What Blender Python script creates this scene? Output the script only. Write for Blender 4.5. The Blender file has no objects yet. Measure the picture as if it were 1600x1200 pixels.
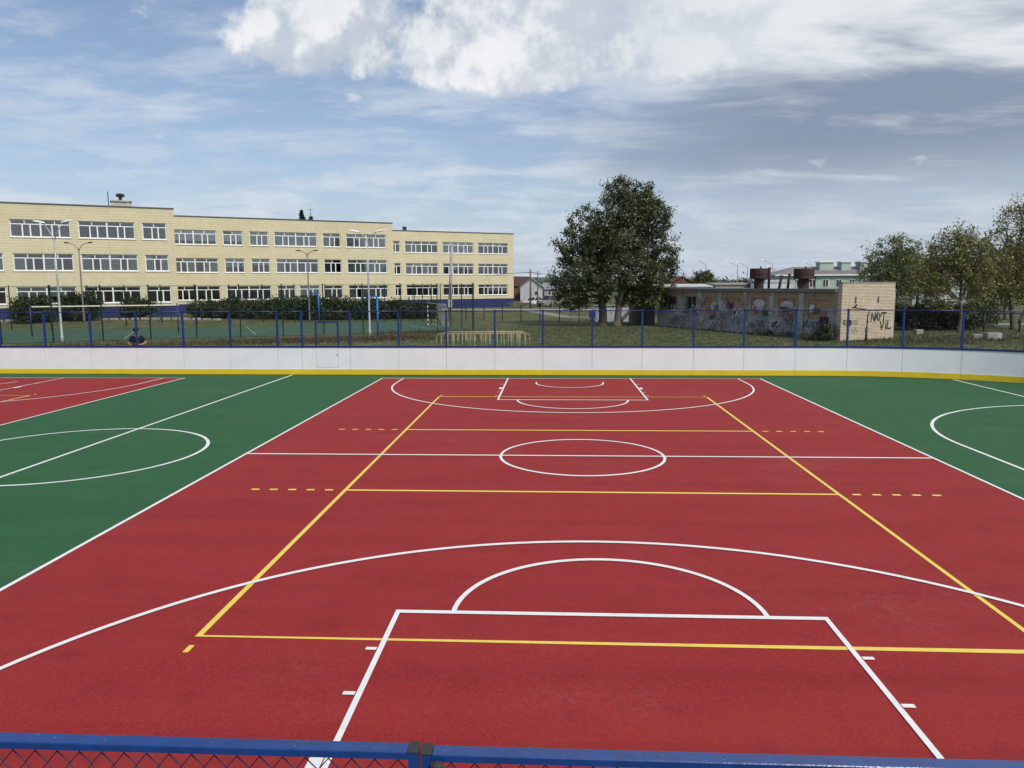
import bpy, bmesh, math, random
import numpy as np
from mathutils import Vector, Matrix
random.seed(7)
rng = np.random.default_rng(7)
R = math.radians
sc = bpy.context.scene
COL = sc.collection

# ------------------------------------------------------------------ camera
cam_d = bpy.data.cameras.new('camera')
cam = bpy.data.objects.new('camera', cam_d)
COL.objects.link(cam)
PITCH, ROLL, YAW = 0.129009, -0.005113, -0.052902
_r = Vector((math.cos(YAW), -math.sin(YAW), 0)); _f = Vector((math.sin(YAW), math.cos(YAW), 0)); _u = Vector((0, 0, 1))
_F = _f * math.cos(PITCH) - _u * math.sin(PITCH); _U = _f * math.sin(PITCH) + _u * math.cos(PITCH)
_R2 = _r * math.cos(ROLL) + _U * math.sin(ROLL); _U2 = -_r * math.sin(ROLL) + _U * math.cos(ROLL)
cam.matrix_world = Matrix(((_R2.x, _U2.x, -_F.x, -0.6545), (_R2.y, _U2.y, -_F.y, -16.794), (_R2.z, _U2.z, -_F.z, 3.792), (0, 0, 0, 1)))
cam_d.sensor_width = 36.0
cam_d.lens = 36.0 * 1205.43 / 1600.0
cam_d.clip_start = 0.05
cam_d.clip_end = 6000
sc.camera = cam

# ------------------------------------------------------------------ light
SUN_AZ, SUN_EL = R(140), R(42)          # azimuth clockwise from +Y: behind the camera, to the right
SKY_STRENGTH = 0.054
EXPOSURE = 0.9
world = bpy.data.worlds.new('World')
sc.world = world
world.use_nodes = True
wn = world.node_tree
wn.nodes.clear()

class NT:
    """tiny helper for building node graphs"""
    def __init__(s, tree): s.t = tree
    def n(s, kind, **kw):
        nd = s.t.nodes.new(kind)
        for k, v in kw.items(): setattr(nd, k, v)
        return nd
    def put(s, sock, v):
        if isinstance(v, bpy.types.NodeSocket): s.t.links.new(v, sock)
        elif v is not None: sock.default_value = v
    def m(s, op, a, b=None, c=None, clamp=False):
        nd = s.n('ShaderNodeMath', operation=op); nd.use_clamp = clamp
        s.put(nd.inputs[0], a)
        if b is not None: s.put(nd.inputs[1], b)
        if c is not None: s.put(nd.inputs[2], c)
        return nd.outputs[0]
    def v(s, op, a, b=None):
        nd = s.n('ShaderNodeVectorMath', operation=op)
        s.put(nd.inputs[0], a)
        if b is not None:
            if op == 'SCALE': s.put(nd.inputs['Scale'], b)
            else: s.put(nd.inputs[1], b)
        return nd.outputs[0]
    def ss(s, x, a, b, lo=0.0, hi=1.0):
        nd = s.n('ShaderNodeMapRange', interpolation_type='SMOOTHSTEP')
        s.put(nd.inputs['Value'], x)
        for k, q in (('From Min', a), ('From Max', b), ('To Min', lo), ('To Max', hi)): s.put(nd.inputs[k], q)
        return nd.outputs[0]
    def noise(s, vec, scale, detail=4, rough=0.55, dist=0.0, out='Fac'):
        nd = s.n('ShaderNodeTexNoise')
        s.put(nd.inputs['Vector'], vec)
        nd.inputs['Scale'].default_value = scale; nd.inputs['Detail'].default_value = detail
        nd.inputs['Roughness'].default_value = rough; nd.inputs['Distortion'].default_value = dist
        return nd.outputs[out]
    def mix(s, f, a, b, blend='MIX'):
        nd = s.n('ShaderNodeMix', data_type='RGBA', blend_type=blend)
        s.put(nd.inputs[0], f)
        for k, q in ((6, a), (7, b)):
            if isinstance(q, (tuple, list)): q = (*q[:3], 1)
            s.put(nd.inputs[k], q)
        return nd.outputs[2]
    def xyz(s, x, y, z):
        nd = s.n('ShaderNodeCombineXYZ')
        for i, q in enumerate((x, y, z)): s.put(nd.inputs[i], q)
        return nd.outputs[0]
    def sep(s, vec):
        nd = s.n('ShaderNodeSeparateXYZ'); s.put(nd.inputs[0], vec); return nd.outputs

def build_sky():
    g = NT(wn)
    out = g.n('ShaderNodeOutputWorld'); bg = g.n('ShaderNodeBackground')
    sky = g.n('ShaderNodeTexSky', sky_type='NISHITA')
    sky.sun_disc = False; sky.sun_elevation = SUN_EL; sky.sun_rotation = SUN_AZ
    sky.air_density = 1.0; sky.dust_density = 1.2; sky.ozone_density = 1.6
    d = g.n('ShaderNodeTexCoord').outputs['Generated']
    x, y, z = g.sep(d)
    k = 1.0 / SKY_STRENGTH / 2 ** EXPOSURE
    C = lambda r, gg, b: (r * k, gg * k, b * k)
    el = g.m('MULTIPLY', g.m('ARCSINE', z), 57.2958)
    az = g.m('MULTIPLY', g.m('ARCTAN2', x, y), 57.2958)
    zz = g.m('ADD', g.m('MAXIMUM', z, 0.0), 0.10)
    P = g.xyz(g.m('DIVIDE', x, zz), g.m('DIVIDE', y, zz), 0.0)          # the cloud deck seen in perspective
    col = g.mix(1.0, sky.outputs[0], (.93, .985, 1.07), 'MULTIPLY')
    # horizon brightening
    hz = g.m('POWER', 2.718, g.m('MULTIPLY', g.m('MAXIMUM', el, 0.0), -0.13))
    col = g.mix(g.m('MULTIPLY', hz, 0.82), col, C(.53, .625, .77))
    # thin high streaks
    col = g.mix(.07, col, C(.66, .72, .82))
    w1 = g.m('MULTIPLY', g.m('SUBTRACT', g.noise(P, .9, 2, .5), .5), .5)
    Pw = g.v('ADD', P, g.xyz(w1, g.m('MULTIPLY', w1, -.8), 0.0))
    st = g.noise(g.v('MULTIPLY', Pw, (.7, 1.2, 1)), 1.9, 5, .66)
    big = g.noise(P, .42, 2, .5)
    cirr = g.m('MULTIPLY', g.ss(st, .40, .70), g.ss(big, .30, .54))
    col = g.mix(g.m('MULTIPLY', cirr, .78), col, C(.66, .72, .80))
    low = g.m('MULTIPLY', g.ss(g.noise(g.v('MULTIPLY', d, (1, 1, 3.4)), 9.0, 4, .62), .46, .66), g.ss(el, 12, 5))
    col = g.mix(g.m('MULTIPLY', low, .55), col, C(.74, .78, .84))
    # grey layer over the right half of the sky
    wob = g.m('MULTIPLY', g.m('SUBTRACT', g.noise(P, .7, 3, .55), .5), .42)
    deck = g.ss(g.m('ADD', x, wob), -.06, .26)
    lowcut = g.ss(g.m('ADD', el, g.m('MULTIPLY', g.m('SUBTRACT', g.noise(d, 7, 3, .6), .5), 9)), 3.0, 9.0)
    deck = g.m('MULTIPLY', deck, g.m('ADD', .30, g.m('MULTIPLY', lowcut, .66)))
    b1 = g.noise(g.v('MULTIPLY', Pw, (.55, 1.15, 1)), 1.15, 5, .62)
    tone = g.ss(g.m('ADD', b1, g.m('MULTIPLY', g.ss(el, 9.5, 15.5), .26)), .52, .78)
    dcol = g.mix(tone, C(.255, .315, .425), C(.80, .83, .86))
    dcol = g.mix(g.ss(el, 10, 3), dcol, C(.53, .59, .68))
    col = g.mix(deck, col, dcol)
    # heaped cloud
    n1 = g.noise(d, 7.5, 7, .62)
    dS = g.v('ADD', d, (-.010, 0.0, .022))
    n2 = g.noise(dS, 7.5, 4, .62)
    reg = g.m('MULTIPLY', g.ss(el, 11.2, 15.2), g.m('MULTIPLY', g.ss(az, -29, -17), g.ss(az, 26, 6)))
    reg = g.m('MULTIPLY', reg, g.ss(el, 48, 30))
    dens = g.m('ADD', n1, g.m('MULTIPLY', g.m('SUBTRACT', reg, 1.0), .42))
    cum = g.ss(dens, .325, .465)
    lit = g.m('ADD', g.m('MULTIPLY', g.ss(g.m('SUBTRACT', n1, n2), -.075, .075), .72), g.m('MULTIPLY', g.ss(n1, .42, .68), .28))
    ccol = g.mix(lit, C(.52, .58, .67), C(.92, .93, .94))
    ccol = g.mix(g.ss(az, -8, 8, 0, .45), ccol, C(.66, .70, .76))
    col = g.mix(g.m('MULTIPLY', cum, .96), col, ccol)
    # small detached puffs
    pf = g.noise(g.v('MULTIPLY', d, (1, 1, 1.8)), 15, 3, .6)
    puff = g.m('MULTIPLY', g.ss(pf, .66, .80), g.m('MULTIPLY', g.ss(el, 4, 8), g.ss(el, 22, 14)))
    col = g.mix(g.m('MULTIPLY', puff, .7), col, C(.80, .83, .87))
    g.put(bg.inputs['Color'], col); bg.inputs['Strength'].default_value = SKY_STRENGTH
    wn.links.new(bg.outputs[0], out.inputs[0])
build_sky()

sun_d = bpy.data.lights.new('sun', 'SUN'); sun_d.energy = 1.5; sun_d.angle = R(12); sun_d.color = (1.0, .955, .88)
sun = bpy.data.objects.new('sun', sun_d); COL.objects.link(sun)
_s = Vector((math.sin(SUN_AZ) * math.cos(SUN_EL), math.cos(SUN_AZ) * math.cos(SUN_EL), math.sin(SUN_EL)))
sun.rotation_euler = (-_s).to_track_quat('-Z', 'Y').to_euler(); sun.location = (10, -10, 30)
vs = sc.view_settings
sc.display_settings.display_device = 'sRGB'
vs.view_transform = 'Standard'; vs.look = 'None'; vs.exposure = EXPOSURE; vs.gamma = 1.0; vs.use_curve_mapping = False

cy = sc.cycles
cy.max_bounces = 5; cy.diffuse_bounces = 2; cy.glossy_bounces = 2; cy.transmission_bounces = 2; cy.transparent_max_bounces = 6
world.cycles.sampling_method = 'MANUAL'; world.cycles.sample_map_resolution = 512

# ------------------------------------------------------------------ helpers
MATS = {}
def mat(name, color, rough=.7, var=.12, scale=6.0, bump=0.0, bscale=60., metal=0.0, spec=.4, hue2=None, hscale=1.2, hmix=(.45, .62), island=0.0):
    """plain principled surface with noise variation in colour, an optional second tint and bump"""
    if name in MATS: return MATS[name]
    m = bpy.data.materials.new(name); m.use_nodes = True; g = NT(m.node_tree)
    b = m.node_tree.nodes['Principled BSDF']
    pos = g.n('ShaderNodeNewGeometry').outputs['Position']
    n = g.noise(pos, scale, 5, .6)
    lo = tuple(c * (1 - var) for c in color); hi = tuple(min(1, c * (1 + var)) for c in color)
    col = g.mix(g.ss(n, .3, .7), lo, hi)
    if hue2: col = g.mix(g.ss(g.noise(pos, hscale, 6, .62, .2), *hmix), col, hue2)
    if island:
        rp = g.n('ShaderNodeNewGeometry').outputs['Random Per Island']
        col = g.mix(1.0, col, g.xyz(*[g.m('ADD', 1 - island / 2, g.m('MULTIPLY', rp, island))] * 3), 'MULTIPLY')
    g.put(b.inputs['Base Color'], col)
    b.inputs['Roughness'].default_value = rough; b.inputs['Metallic'].default_value = metal
    b.inputs['Specular IOR Level'].default_value = spec
    if bump:
        bp = g.n('ShaderNodeBump'); bp.inputs['Strength'].default_value = bump; bp.inputs['Distance'].default_value = .01
        g.put(bp.inputs['Height'], g.noise(pos, bscale, 4, .65)); g.put(b.inputs['Normal'], bp.outputs[0])
    MATS[name] = m
    return m

def leaf_mat(name, c1, c2, c3):
    m = bpy.data.materials.new(name); m.use_nodes = True; g = NT(m.node_tree); t = m.node_tree
    t.nodes.remove(t.nodes['Principled BSDF']); out = t.nodes['Material Output']
    geo = g.n('ShaderNodeNewGeometry'); rp = geo.outputs['Random Per Island']
    col = g.mix(g.ss(rp, 0, .75), c1, c2)
    col = g.mix(g.ss(rp, .80, 1.0), col, c3)
    col = g.mix(g.ss(g.noise(geo.outputs['Position'], .7, 3, .6), .40, .62, 0, .75), col, c1)
    df = g.n('ShaderNodeBsdfDiffuse'); tr = g.n('ShaderNodeBsdfTranslucent'); gl = g.n('ShaderNodeBsdfGlossy')
    gl.inputs['Roughness'].default_value = .45
    for q in (df, tr): g.put(q.inputs['Color'], col)
    gl.inputs['Color'].default_value = (.55, .58, .55, 1)
    mx = g.n('ShaderNodeMixShader'); mx.inputs[0].default_value = .28
    t.links.new(df.outputs[0], mx.inputs[1]); t.links.new(tr.outputs[0], mx.inputs[2])
    m2 = g.n('ShaderNodeMixShader'); m2.inputs[0].default_value = .06
    t.links.new(mx.outputs[0], m2.inputs[1]); t.links.new(gl.outputs[0], m2.inputs[2])
    t.links.new(m2.outputs[0], out.inputs[0])
    return m

class MB:
    """collects geometry for ONE mesh object"""
    def __init__(s): s.V = []; s.F = []
    def add(s, vs_, fs):
        o = len(s.V); s.V += [tuple(q) for q in vs_]; s.F += [tuple(i + o for i in f) for f in fs]; return s
    def box(s, x0, x1, y0, y1, z0, z1):
        return s.add([(x0, y0, z0), (x1, y0, z0), (x1, y1, z0), (x0, y1, z0), (x0, y0, z1), (x1, y0, z1), (x1, y1, z1), (x0, y1, z1)],
                     [(0, 3, 2, 1), (4, 5, 6, 7), (0, 1, 5, 4), (1, 2, 6, 5), (2, 3, 7, 6), (3, 0, 4, 7)])
    def bbox(s, x0, x1, y0, y1, z0, z1, b=.01):
        """box with chamfered vertical and top edges"""
        ring = lambda i, z: [(x0 + i, y0 + i + (b if i == 0 else 0), z)] if False else [(x0 + b + i, y0 + i, z), (x1 - b - i, y0 + i, z), (x1 - i, y0 + b + i, z), (x1 - i, y1 - b - i, z), (x1 - b - i, y1 - i, z), (x0 + b + i, y1 - i, z), (x0 + i, y1 - b - i, z), (x0 + i, y0 + b + i, z)]
        rs = [ring(0, z0), ring(0, z1 - b), ring(b, z1)]
        return s.rings(rs, cap=True)
    def rings(s, rs, cap=True):
        o = len(s.V); n = len(rs[0])
        for r in rs: s.V += [tuple(q) for q in r]
        for i in range(len(rs) - 1):
            for j in range(n):
                a, b2 = o + i * n + j, o + i * n + (j + 1) % n
                s.F.append((a, b2, b2 + n, a + n))
        if cap:
            s.F.append(tuple(o + j for j in reversed(range(n)))); s.F.append(tuple(o + (len(rs) - 1) * n + j for j in range(n)))
        return s
    def tube(s, pts, r, n=8, cap=True):
        pts = [Vector(q) for q in pts]; rr = r if isinstance(r, (list, tuple)) else [r] * len(pts)
        rs = []; prev = None
        for i, q in enumerate(pts):
            t = (pts[min(i + 1, len(pts) - 1)] - pts[max(i - 1, 0)]).normalized()
            if prev is None:
                a = Vector((1, 0, 0)) if abs(t.x) < .9 else Vector((0, 1, 0))
                prev = (a - t * a.dot(t)).normalized()
            else:
                prev = (prev - t * prev.dot(t)).normalized()
            e2 = t.cross(prev)
            rs.append([q + (prev * math.cos(2 * math.pi * k / n) + e2 * math.sin(2 * math.pi * k / n)) * rr[i] for k in range(n)])
        return s.rings(rs, cap)
    def beam(s, p0, p1, w, h):
        p0, p1 = Vector(p0), Vector(p1); t = (p1 - p0).normalized()
        a = Vector((0, 0, 1)) if abs(t.z) < .95 else Vector((0, 1, 0))
        sd = t.cross(a).normalized(); up = sd.cross(t).normalized()
        q = [(-1, -1), (1, -1), (1, 1), (-1, 1)]
        return s.rings([[P + sd * (i * w / 2) + up * (j * h / 2) for i, j in q] for P in (p0, p1)])
    def lathe(s, c, prof, n=20):
        return s.rings([[(c[0] + r * math.cos(2 * math.pi * k / n), c[1] + r * math.sin(2 * math.pi * k / n), c[2] + z) for k in range(n)] for r, z in prof])
    def ribbon(s, pts, w, z, closed=False, wx=None):
        """flat painted line following pts (x,y)"""
        P = [Vector((q[0], q[1])) for q in pts]; n = len(P); L = []; Rr = []
        for i in range(n):
            if closed: a, b2 = P[i - 1], P[(i + 1) % n]
            else: a, b2 = P[max(i - 1, 0)], P[min(i + 1, n - 1)]
            t = (b2 - a).normalized(); nn = Vector((-t.y, t.x)); k = 1.0
            if 0 < i < n - 1 or closed:
                t1 = (P[i] - P[i - 1]).normalized(); k = 1 / max(.5, abs(nn.dot(Vector((-t1.y, t1.x)))))
            we = w if wx is None else abs(nn.y) * w + (1 - abs(nn.y)) * wx
            if wx is not None and k > 1.2:      # square corner: offset each way by its own width
                sx, sy = (1 if nn.x > 0 else -1), (1 if nn.y > 0 else -1)
                o_ = Vector((sx * wx / 2, sy * w / 2)); L.append(P[i] + o_); Rr.append(P[i] - o_); continue
            L.append(P[i] + nn * we / 2 * k); Rr.append(P[i] - nn * we / 2 * k)
        o = len(s.V)
        for a, b2 in zip(L, Rr): s.V += [(a.x, a.y, z), (b2.x, b2.y, z)]
        for i in range(n if closed else n - 1):
            j = (i + 1) % n; s.F.append((o + 2 * i, o + 2 * i + 1, o + 2 * j + 1, o + 2 * j))
        return s
    def build(s, name, m, parent=None, kind=None, smooth=False, local=False):
        me = bpy.data.meshes.new(name)
        V = s.V
        if parent is not None and not local:
            l = parent.get('_o', (0, 0, 0)); V = [(a - l[0], b2 - l[1], c - l[2]) for a, b2, c in V]
        me.from_pydata(V, [], s.F); me.validate(); me.update()
        if smooth: me.polygons.foreach_set('use_smooth', [True] * len(me.polygons))
        me.materials.append(m)
        o = bpy.data.objects.new(name, me); COL.objects.link(o)
        if parent is not None:
            o.parent = parent
            if '_o' in parent: o['_o'] = parent['_o']
        if kind: o['kind'] = kind
        return o

def inst(src, name, parent, loc=(0, 0, 0), rz=0, scale=None):
    o = bpy.data.objects.new(name, src.data if hasattr(src, 'data') else src); COL.objects.link(o)
    o.parent = parent; o.location = loc; o.rotation_euler = (0, 0, rz)
    if scale: o.scale = scale
    return o

def thing(name, label, cat, loc=(0, 0, 0), rz=0, group=None):
    o = bpy.data.objects.new(name, None); COL.objects.link(o)
    o.location = loc; o.rotation_euler = (0, 0, rz); o.empty_display_size = .3
    o['label'] = label; o['category'] = cat
    if group: o['group'] = group
    o['_o'] = tuple(loc)
    return o
def tag(o, label, cat, group=None):
    o['label'] = label; o['category'] = cat
    if group: o['group'] = group
    return o
def arc(cx, cy, r, a0, a1, n=48):
    return [(cx + r * math.cos(R(a0 + (a1 - a0) * i / n)), cy + r * math.sin(R(a0 + (a1 - a0) * i / n))) for i in range(n + 1)]

# ------------------------------------------------------------------ materials
M = dict(
    navy=mat('navy_paint', (.009, .024, .125), .38, .10, 9, spec=.5),
    post=mat('post_paint', (.011, .036, .175), .45, .12, 9, spec=.4),
    blue=mat('blue_paint', (.006, .042, .20), .26, .16, 14, .12, 90, spec=.75),
    board=mat('white_board', (.77, .765, .79), .38, .035, 1.3, spec=.45),
    kick=mat('yellow_kick', (.72, .50, .02), .45, .05, 2),
    kickedge=mat('pale_edge', (.82, .74, .36), .5, .03, 2),
    cap=mat('black_plastic', (.035, .038, .034), .6, .1, 40),
    wire=mat('dark_wire', (.012, .016, .06), .5, .1, 9),
    green_post=mat('green_paint', (.007, .026, .020), .5, .12, 5),
    conc=mat('grey_concrete', (.36, .35, .33), .85, .15, 6, .3, 40),
    galv=mat('galvanised_steel', (.42, .44, .45), .45, .08, 8, metal=.35),
    whitep=mat('white_paint', (.78, .79, .80), .45, .03, 5),
    lampw=mat('lamp_head_white', (.80, .82, .83), .35, .03, 5),
    lampgrey=mat('grey_lamp_paint', (.16, .15, .14), .5, .1, 8),
    dark=mat('dark_metal', (.03, .03, .033), .5, .15, 8),
    yellow_tube=mat('yellow_tube', (.30, .255, .14), .5, .12, 12, hue2=(.42, .38, .25), hscale=14),
    bark=mat('grey_bark', (.115, .10, .08), .9, .3, 9, .8, 30),
    rust=mat('rusty_brown_steel', (.045, .024, .023), .8, .3, 5, .2, 30, hue2=(.075, .036, .028), hscale=2.2),
    roofsteel=mat('dark_roof_edge', (.09, .10, .12), .5, .1, 4),
    skin=mat('skin', (.42, .22, .15), .6, .06, 30),
    cloth=mat('navy_cloth', (.008, .010, .022), .9, .15, 40),
    trousers=mat('dark_trousers', (.012, .016, .035), .9, .15, 40),
)

def rubber(name, c, dark, light, far):
    m = bpy.data.materials.new(name); m.use_nodes = True; g = NT(m.node_tree); b = m.node_tree.nodes['Principled BSDF']
    pos = g.n('ShaderNodeNewGeometry').outputs['Position']
    vor = g.n('ShaderNodeTexVoronoi'); g.put(vor.inputs['Vector'], pos); vor.inputs['Scale'].default_value = 210
    gran = g.sep(vor.outputs['Color'])[0]
    col = g.mix(g.ss(gran, 0, .32), dark, c)
    col = g.mix(g.ss(gran, .78, 1.0), col, light)
    n2 = g.noise(pos, 26, 5, .7)
    col = g.mix(g.ss(n2, .38, .66, 0, .5), col, dark)
    bl = g.noise(g.v('MULTIPLY', pos, (.35, 1.6, 1)), .8, 5, .6)
    col = g.mix(g.ss(bl, .35, .70, 0, .45), col, far)
    col = g.mix(g.ss(g.noise(pos, 1.7, 6, .65), .50, .70, 0, .30), col, dark)
    col = g.mix(g.ss(g.noise(g.v('MULTIPLY', pos, (.05, 1.4, 1)), 1.0, 4, .6), .48, .66, 0, .22), col, dark)
    dust = g.m('MULTIPLY', g.ss(g.noise(pos, .33, 5, .6), .50, .74), g.ss(g.noise(pos, 9, 4, .7), .40, .70))
    col = g.mix(g.m('MULTIPLY', dust, .10), col, (.42, .36, .32))
    g.put(b.inputs['Base Color'], col); b.inputs['Roughness'].default_value = .78; b.inputs['Specular IOR Level'].default_value = .22
    bp = g.n('ShaderNodeBump'); bp.inputs['Strength'].default_value = .55; bp.inputs['Distance'].default_value = .003
    g.put(bp.inputs['Height'], g.m('ADD', vor.outputs['Distance'], n2)); g.put(b.inputs['Normal'], bp.outputs[0])
    return m
M['red'] = rubber('red_rubber', (.335, .0235, .0245), (.165, .010, .012), (.45, .055, .048), (.340, .032, .032))
M['green'] = rubber('green_rubber', (.027, .118, .043), (.015, .070, .025), (.048, .165, .070), (.038, .125, .050))
M['oldgreen'] = mat('worn_green_surface', (.028, .085, .052), .85, .15, 1.5, hue2=(.055, .10, .062), hscale=.35)
def linep(name, c):
    m = mat(name, c, .55, .05, 7, .25, 220, hue2=tuple(q * .8 for q in c), hscale=2.5, hmix=(.55, .85))
    return m
M['wline'] = linep('white_line_paint', (.82, .81, .80)); M['yline'] = linep('yellow_line_paint', (.84, .63, .10))

# ------------------------------------------------------------------ ground
def sst(a, b, x):
    t = min(1, max(0, (x - a) / (b - a))); return t * t * (3 - 2 * t)
def gz(x, y):
    """height of the natural ground"""
    if -46.5 < x < 23 and -16 < y < 15.4: return -.06
    return .03 + .50 * sst(48, 60, y) * sst(-22, -42, x)
def ground():
    def axis(lo, hi, step):
        a = list(np.arange(lo, hi + .01, step)); s = step
        left, right = [], []
        x = lo
        while x > -3500: s *= 1.35; x -= s; left.append(x)
        x, s = hi, step
        while x < 3500: s *= 1.35; x += s; right.append(x)
        return left[::-1] + a + right
    xs = axis(-70, 60, 1.5); ys = axis(-30, 130, 1.5)
    for v in (-46.5, 23): xs += [v - .01, v + .01]
    for v in (-16, 15.4): ys += [v - .01, v + .01]
    xs.sort(); ys.sort()
    mb = MB(); n = len(xs)
    mb.V = [(x, y, gz(x, y)) for y in ys for x in xs]
    mb.F = [(j * n + i, j * n + i + 1, (j + 1) * n + i + 1, (j + 1) * n + i) for j in range(len(ys) - 1) for i in range(n - 1)]
    m = bpy.data.materials.new('rough_grass'); m.use_nodes = True; g = NT(m.node_tree); b = m.node_tree.nodes['Principled BSDF']
    pos = g.n('ShaderNodeNewGeometry').outputs['Position']
    fine = g.noise(pos, 5.5, 7, .7); mid = g.noise(pos, .55, 6, .62); bigp = g.noise(pos, .11, 4, .6)
    col = g.mix(g.ss(fine, .3, .7), (.045, .070, .022), (.100, .128, .046))
    col = g.mix(g.ss(mid, .45, .68), col, (.155, .138, .080))
    soil = g.m('MULTIPLY', g.ss(g.noise(pos, .9, 6, .7), .46, .60), g.ss(bigp, .36, .56))
    col = g.mix(g.m('MULTIPLY', soil, .8), col, (.175, .142, .112))
    g.put(b.inputs['Base Color'], col); b.inputs['Roughness'].default_value = .95; b.inputs['Specular IOR Level'].default_value = .1
    bp = g.n('ShaderNodeBump'); bp.inputs['Strength'].default_value = .8; bp.inputs['Distance'].default_value = .06
    g.put(bp.inputs['Height'], fine); g.put(b.inputs['Normal'], bp.outputs[0])
    mb.build('ground', m, kind='structure')
ground()

def sheet(name, pts, z, m, parent=None):
    return MB().add([(x, y, z) for x, y in pts], [tuple(range(len(pts)))]).build(name, m, parent, kind='structure')

# rink outline: straight sides, corners of radius 12
def by(x): return 15.205 - .012 * x
RC = 12.0
def rink_pts():
    P = [(-45.4, -3), (-45.4, 3)] + arc(-33.4, 3.4, RC, 180, 90, 14)
    P += [(x, by(x)) for x in (-30, -20, -10, 0, 10)]
    P += arc(10.0, by(10) - RC, RC, 90, 0, 18)[1:]
    P += arc(10.0, -3.2, RC, 0, -90, 18) + [(-33.4, -15.2)] + arc(-33.4, -3.2, RC, -90, -180, 14)
    return P
sheet('rink_floor', rink_pts(), 0.0, M['green'])

def red_court(cx):
    fl = sheet('red_court', [(cx - 7.6, -14.13), (cx + 7.6, -14.13), (cx + 7.6, 14.13), (cx - 7.6, 14.13)], .004, M['red'])
    W = .084; WX = .058; z = .0115
    b = MB()
    b.ribbon([(cx - 7.58, -14.10), (cx + 7.58, -14.10), (cx + 7.58, 14.10), (cx - 7.58, 14.10)], W, z, True, WX)
    b.ribbon([(cx - 7.54, 0), (cx + 7.54, 0)], W, z + .0006)
    b.ribbon(arc(cx, 0, 1.8, 0, 360, 72)[:-1], W, z + .0012, True, WX)
    for s in (-1, 1):
        b.ribbon([(cx - 2.45, s * 14.06), (cx - 2.45, s * 8.29), (cx + 2.45, s * 8.29), (cx + 2.45, s * 14.06)], W, z + .0018, False, WX)
        b.ribbon(arc(cx, s * 8.29, 1.8, 180, 360, 40) if s > 0 else arc(cx, s * 8.29, 1.8, 0, 180, 40), W, z + .0024, False, WX)
        a = arc(cx, s * 12.45, 6.70, 180, 360, 72) if s > 0 else arc(cx, s * 12.45, 6.70, 180, 0, 72)
        b.ribbon([(cx - 6.70, s * 14.06)] + a + [(cx + 6.70, s * 14.06)], W, z + .003, False, WX)
        a = arc(cx, s * 12.6, 1.28, 180, 360, 32) if s > 0 else arc(cx, s * 12.6, 1.28, 180, 0, 32)
        b.ribbon([(cx - 1.28, s * 12.87)] + a + [(cx + 1.28, s * 12.87)], W * .9, z + .0018, False, WX)
        for k in (-1, 1):
            for yy, w in ((9.22, .06), (10.11, .06), (11.12, .40), (12.25, .06)):
                x0 = cx + k * 2.49
                b.ribbon([(x0, s * yy), (x0 + k * .115, s * yy)], w, z + .0012)
    b.build('basketball_lines', M['wline'], fl)
    v = MB(); W = .088; WX = .060; z = .0075
    v.ribbon([(cx - 4.5, -9), (cx + 4.5, -9), (cx + 4.5, 9), (cx - 4.5, 9)], W, z, True, WX)
    for s in (-1, 1):
        v.ribbon([(cx - 4.47, s * 3), (cx + 4.47, s * 3)], W, z + .0006)
        for k in (-1, 1):
            for i in range(5):
                x0 = cx + k * (4.73 + .35 * i); v.ribbon([(x0, s * 3), (x0 + k * .15, s * 3)], W, z)
            v.ribbon([(cx + k * 4.47, s * 9.22), (cx + k * 4.47, s * 9.38)], WX, z)
    v.build('volleyball_lines', M['yline'], fl)
    return fl
red_court(0); red_court(-23.4)
f = MB(); z = .006
f.ribbon([(-11.7, -15.1), (-11.7, 15.25)], .08, z); f.ribbon(arc(-11.7, 0, 2.95, 0, 360, 90)[:-1], .08, z + .0006, True)
for gx, s in ((14.95, 1), (-38.35, -1)):
    f.ribbon([(gx, -13.9), (gx, 13.9)], .08, z)
    f.ribbon([(gx - s * .05, 7.55)] + [(gx - s * 6.05 * math.sin(R(t)), 1.5 + 6.05 * math.cos(R(t))) for t in range(3, 91, 3)] +
             [(gx - s * 6.05 * math.sin(R(t)), -1.5 + 6.05 * math.cos(R(t))) for t in range(90, 180, 3)] + [(gx - s * .05, -7.55)], .08, z + .0006)
ff = f.build('football_lines', M['wline'], kind='structure')

# ------------------------------------------------------------------ rink boards and the fence on them
xs = [-12.33 - 2.06 * k for k in range(10, -1, -1)] + [-11.27, -9.19, -7.12, -5.10, -3.06, -1.06, .98, 3.03, 5.12, 7.16, 9.22]
posts = [(x, by(x)) for x in xs]
ac = (10.0, by(10) - RC); th = 90 - math.degrees(1.26 / RC)
while th > 4:
    posts.append((ac[0] + RC * math.cos(R(th)), ac[1] + RC * math.sin(R(th)))); th -= math.degrees(2.06 / RC)

def chain_mesh(name, width, height, w, h, r):
    """diamond mesh woven from zigzag wires, x 0..width, z 0..height"""
    V = []; F = []
    nc = int(width / (w / 2)); nr = int(height / (h / 2))
    sec = [(r * math.cos(a), r * math.sin(a)) for a in (0.5, 2.594, 4.689)]
    for i in range(nc):
        o = len(V)
        for j in range(nr + 1):
            x = (i + ((i + j) % 2)) * w / 2; off = (r * .8 if (i + j) % 2 else -r * .8)
            for a, b2 in sec: V.append((x + a, b2 + off, j * h / 2))
        for j in range(nr):
            for k in range(3):
                a = o + j * 3 + k; b2 = o + j * 3 + (k + 1) % 3
                F.append((a, b2, b2 + 3, a + 3))
    me = bpy.data.meshes.new(name); me.from_pydata(V, [], F); me.update()
    return me
far_chain = chain_mesh('chain_link', 2.0, 1.44, .06, .06, .0011); far_chain.materials.append(M['wire'])

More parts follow.
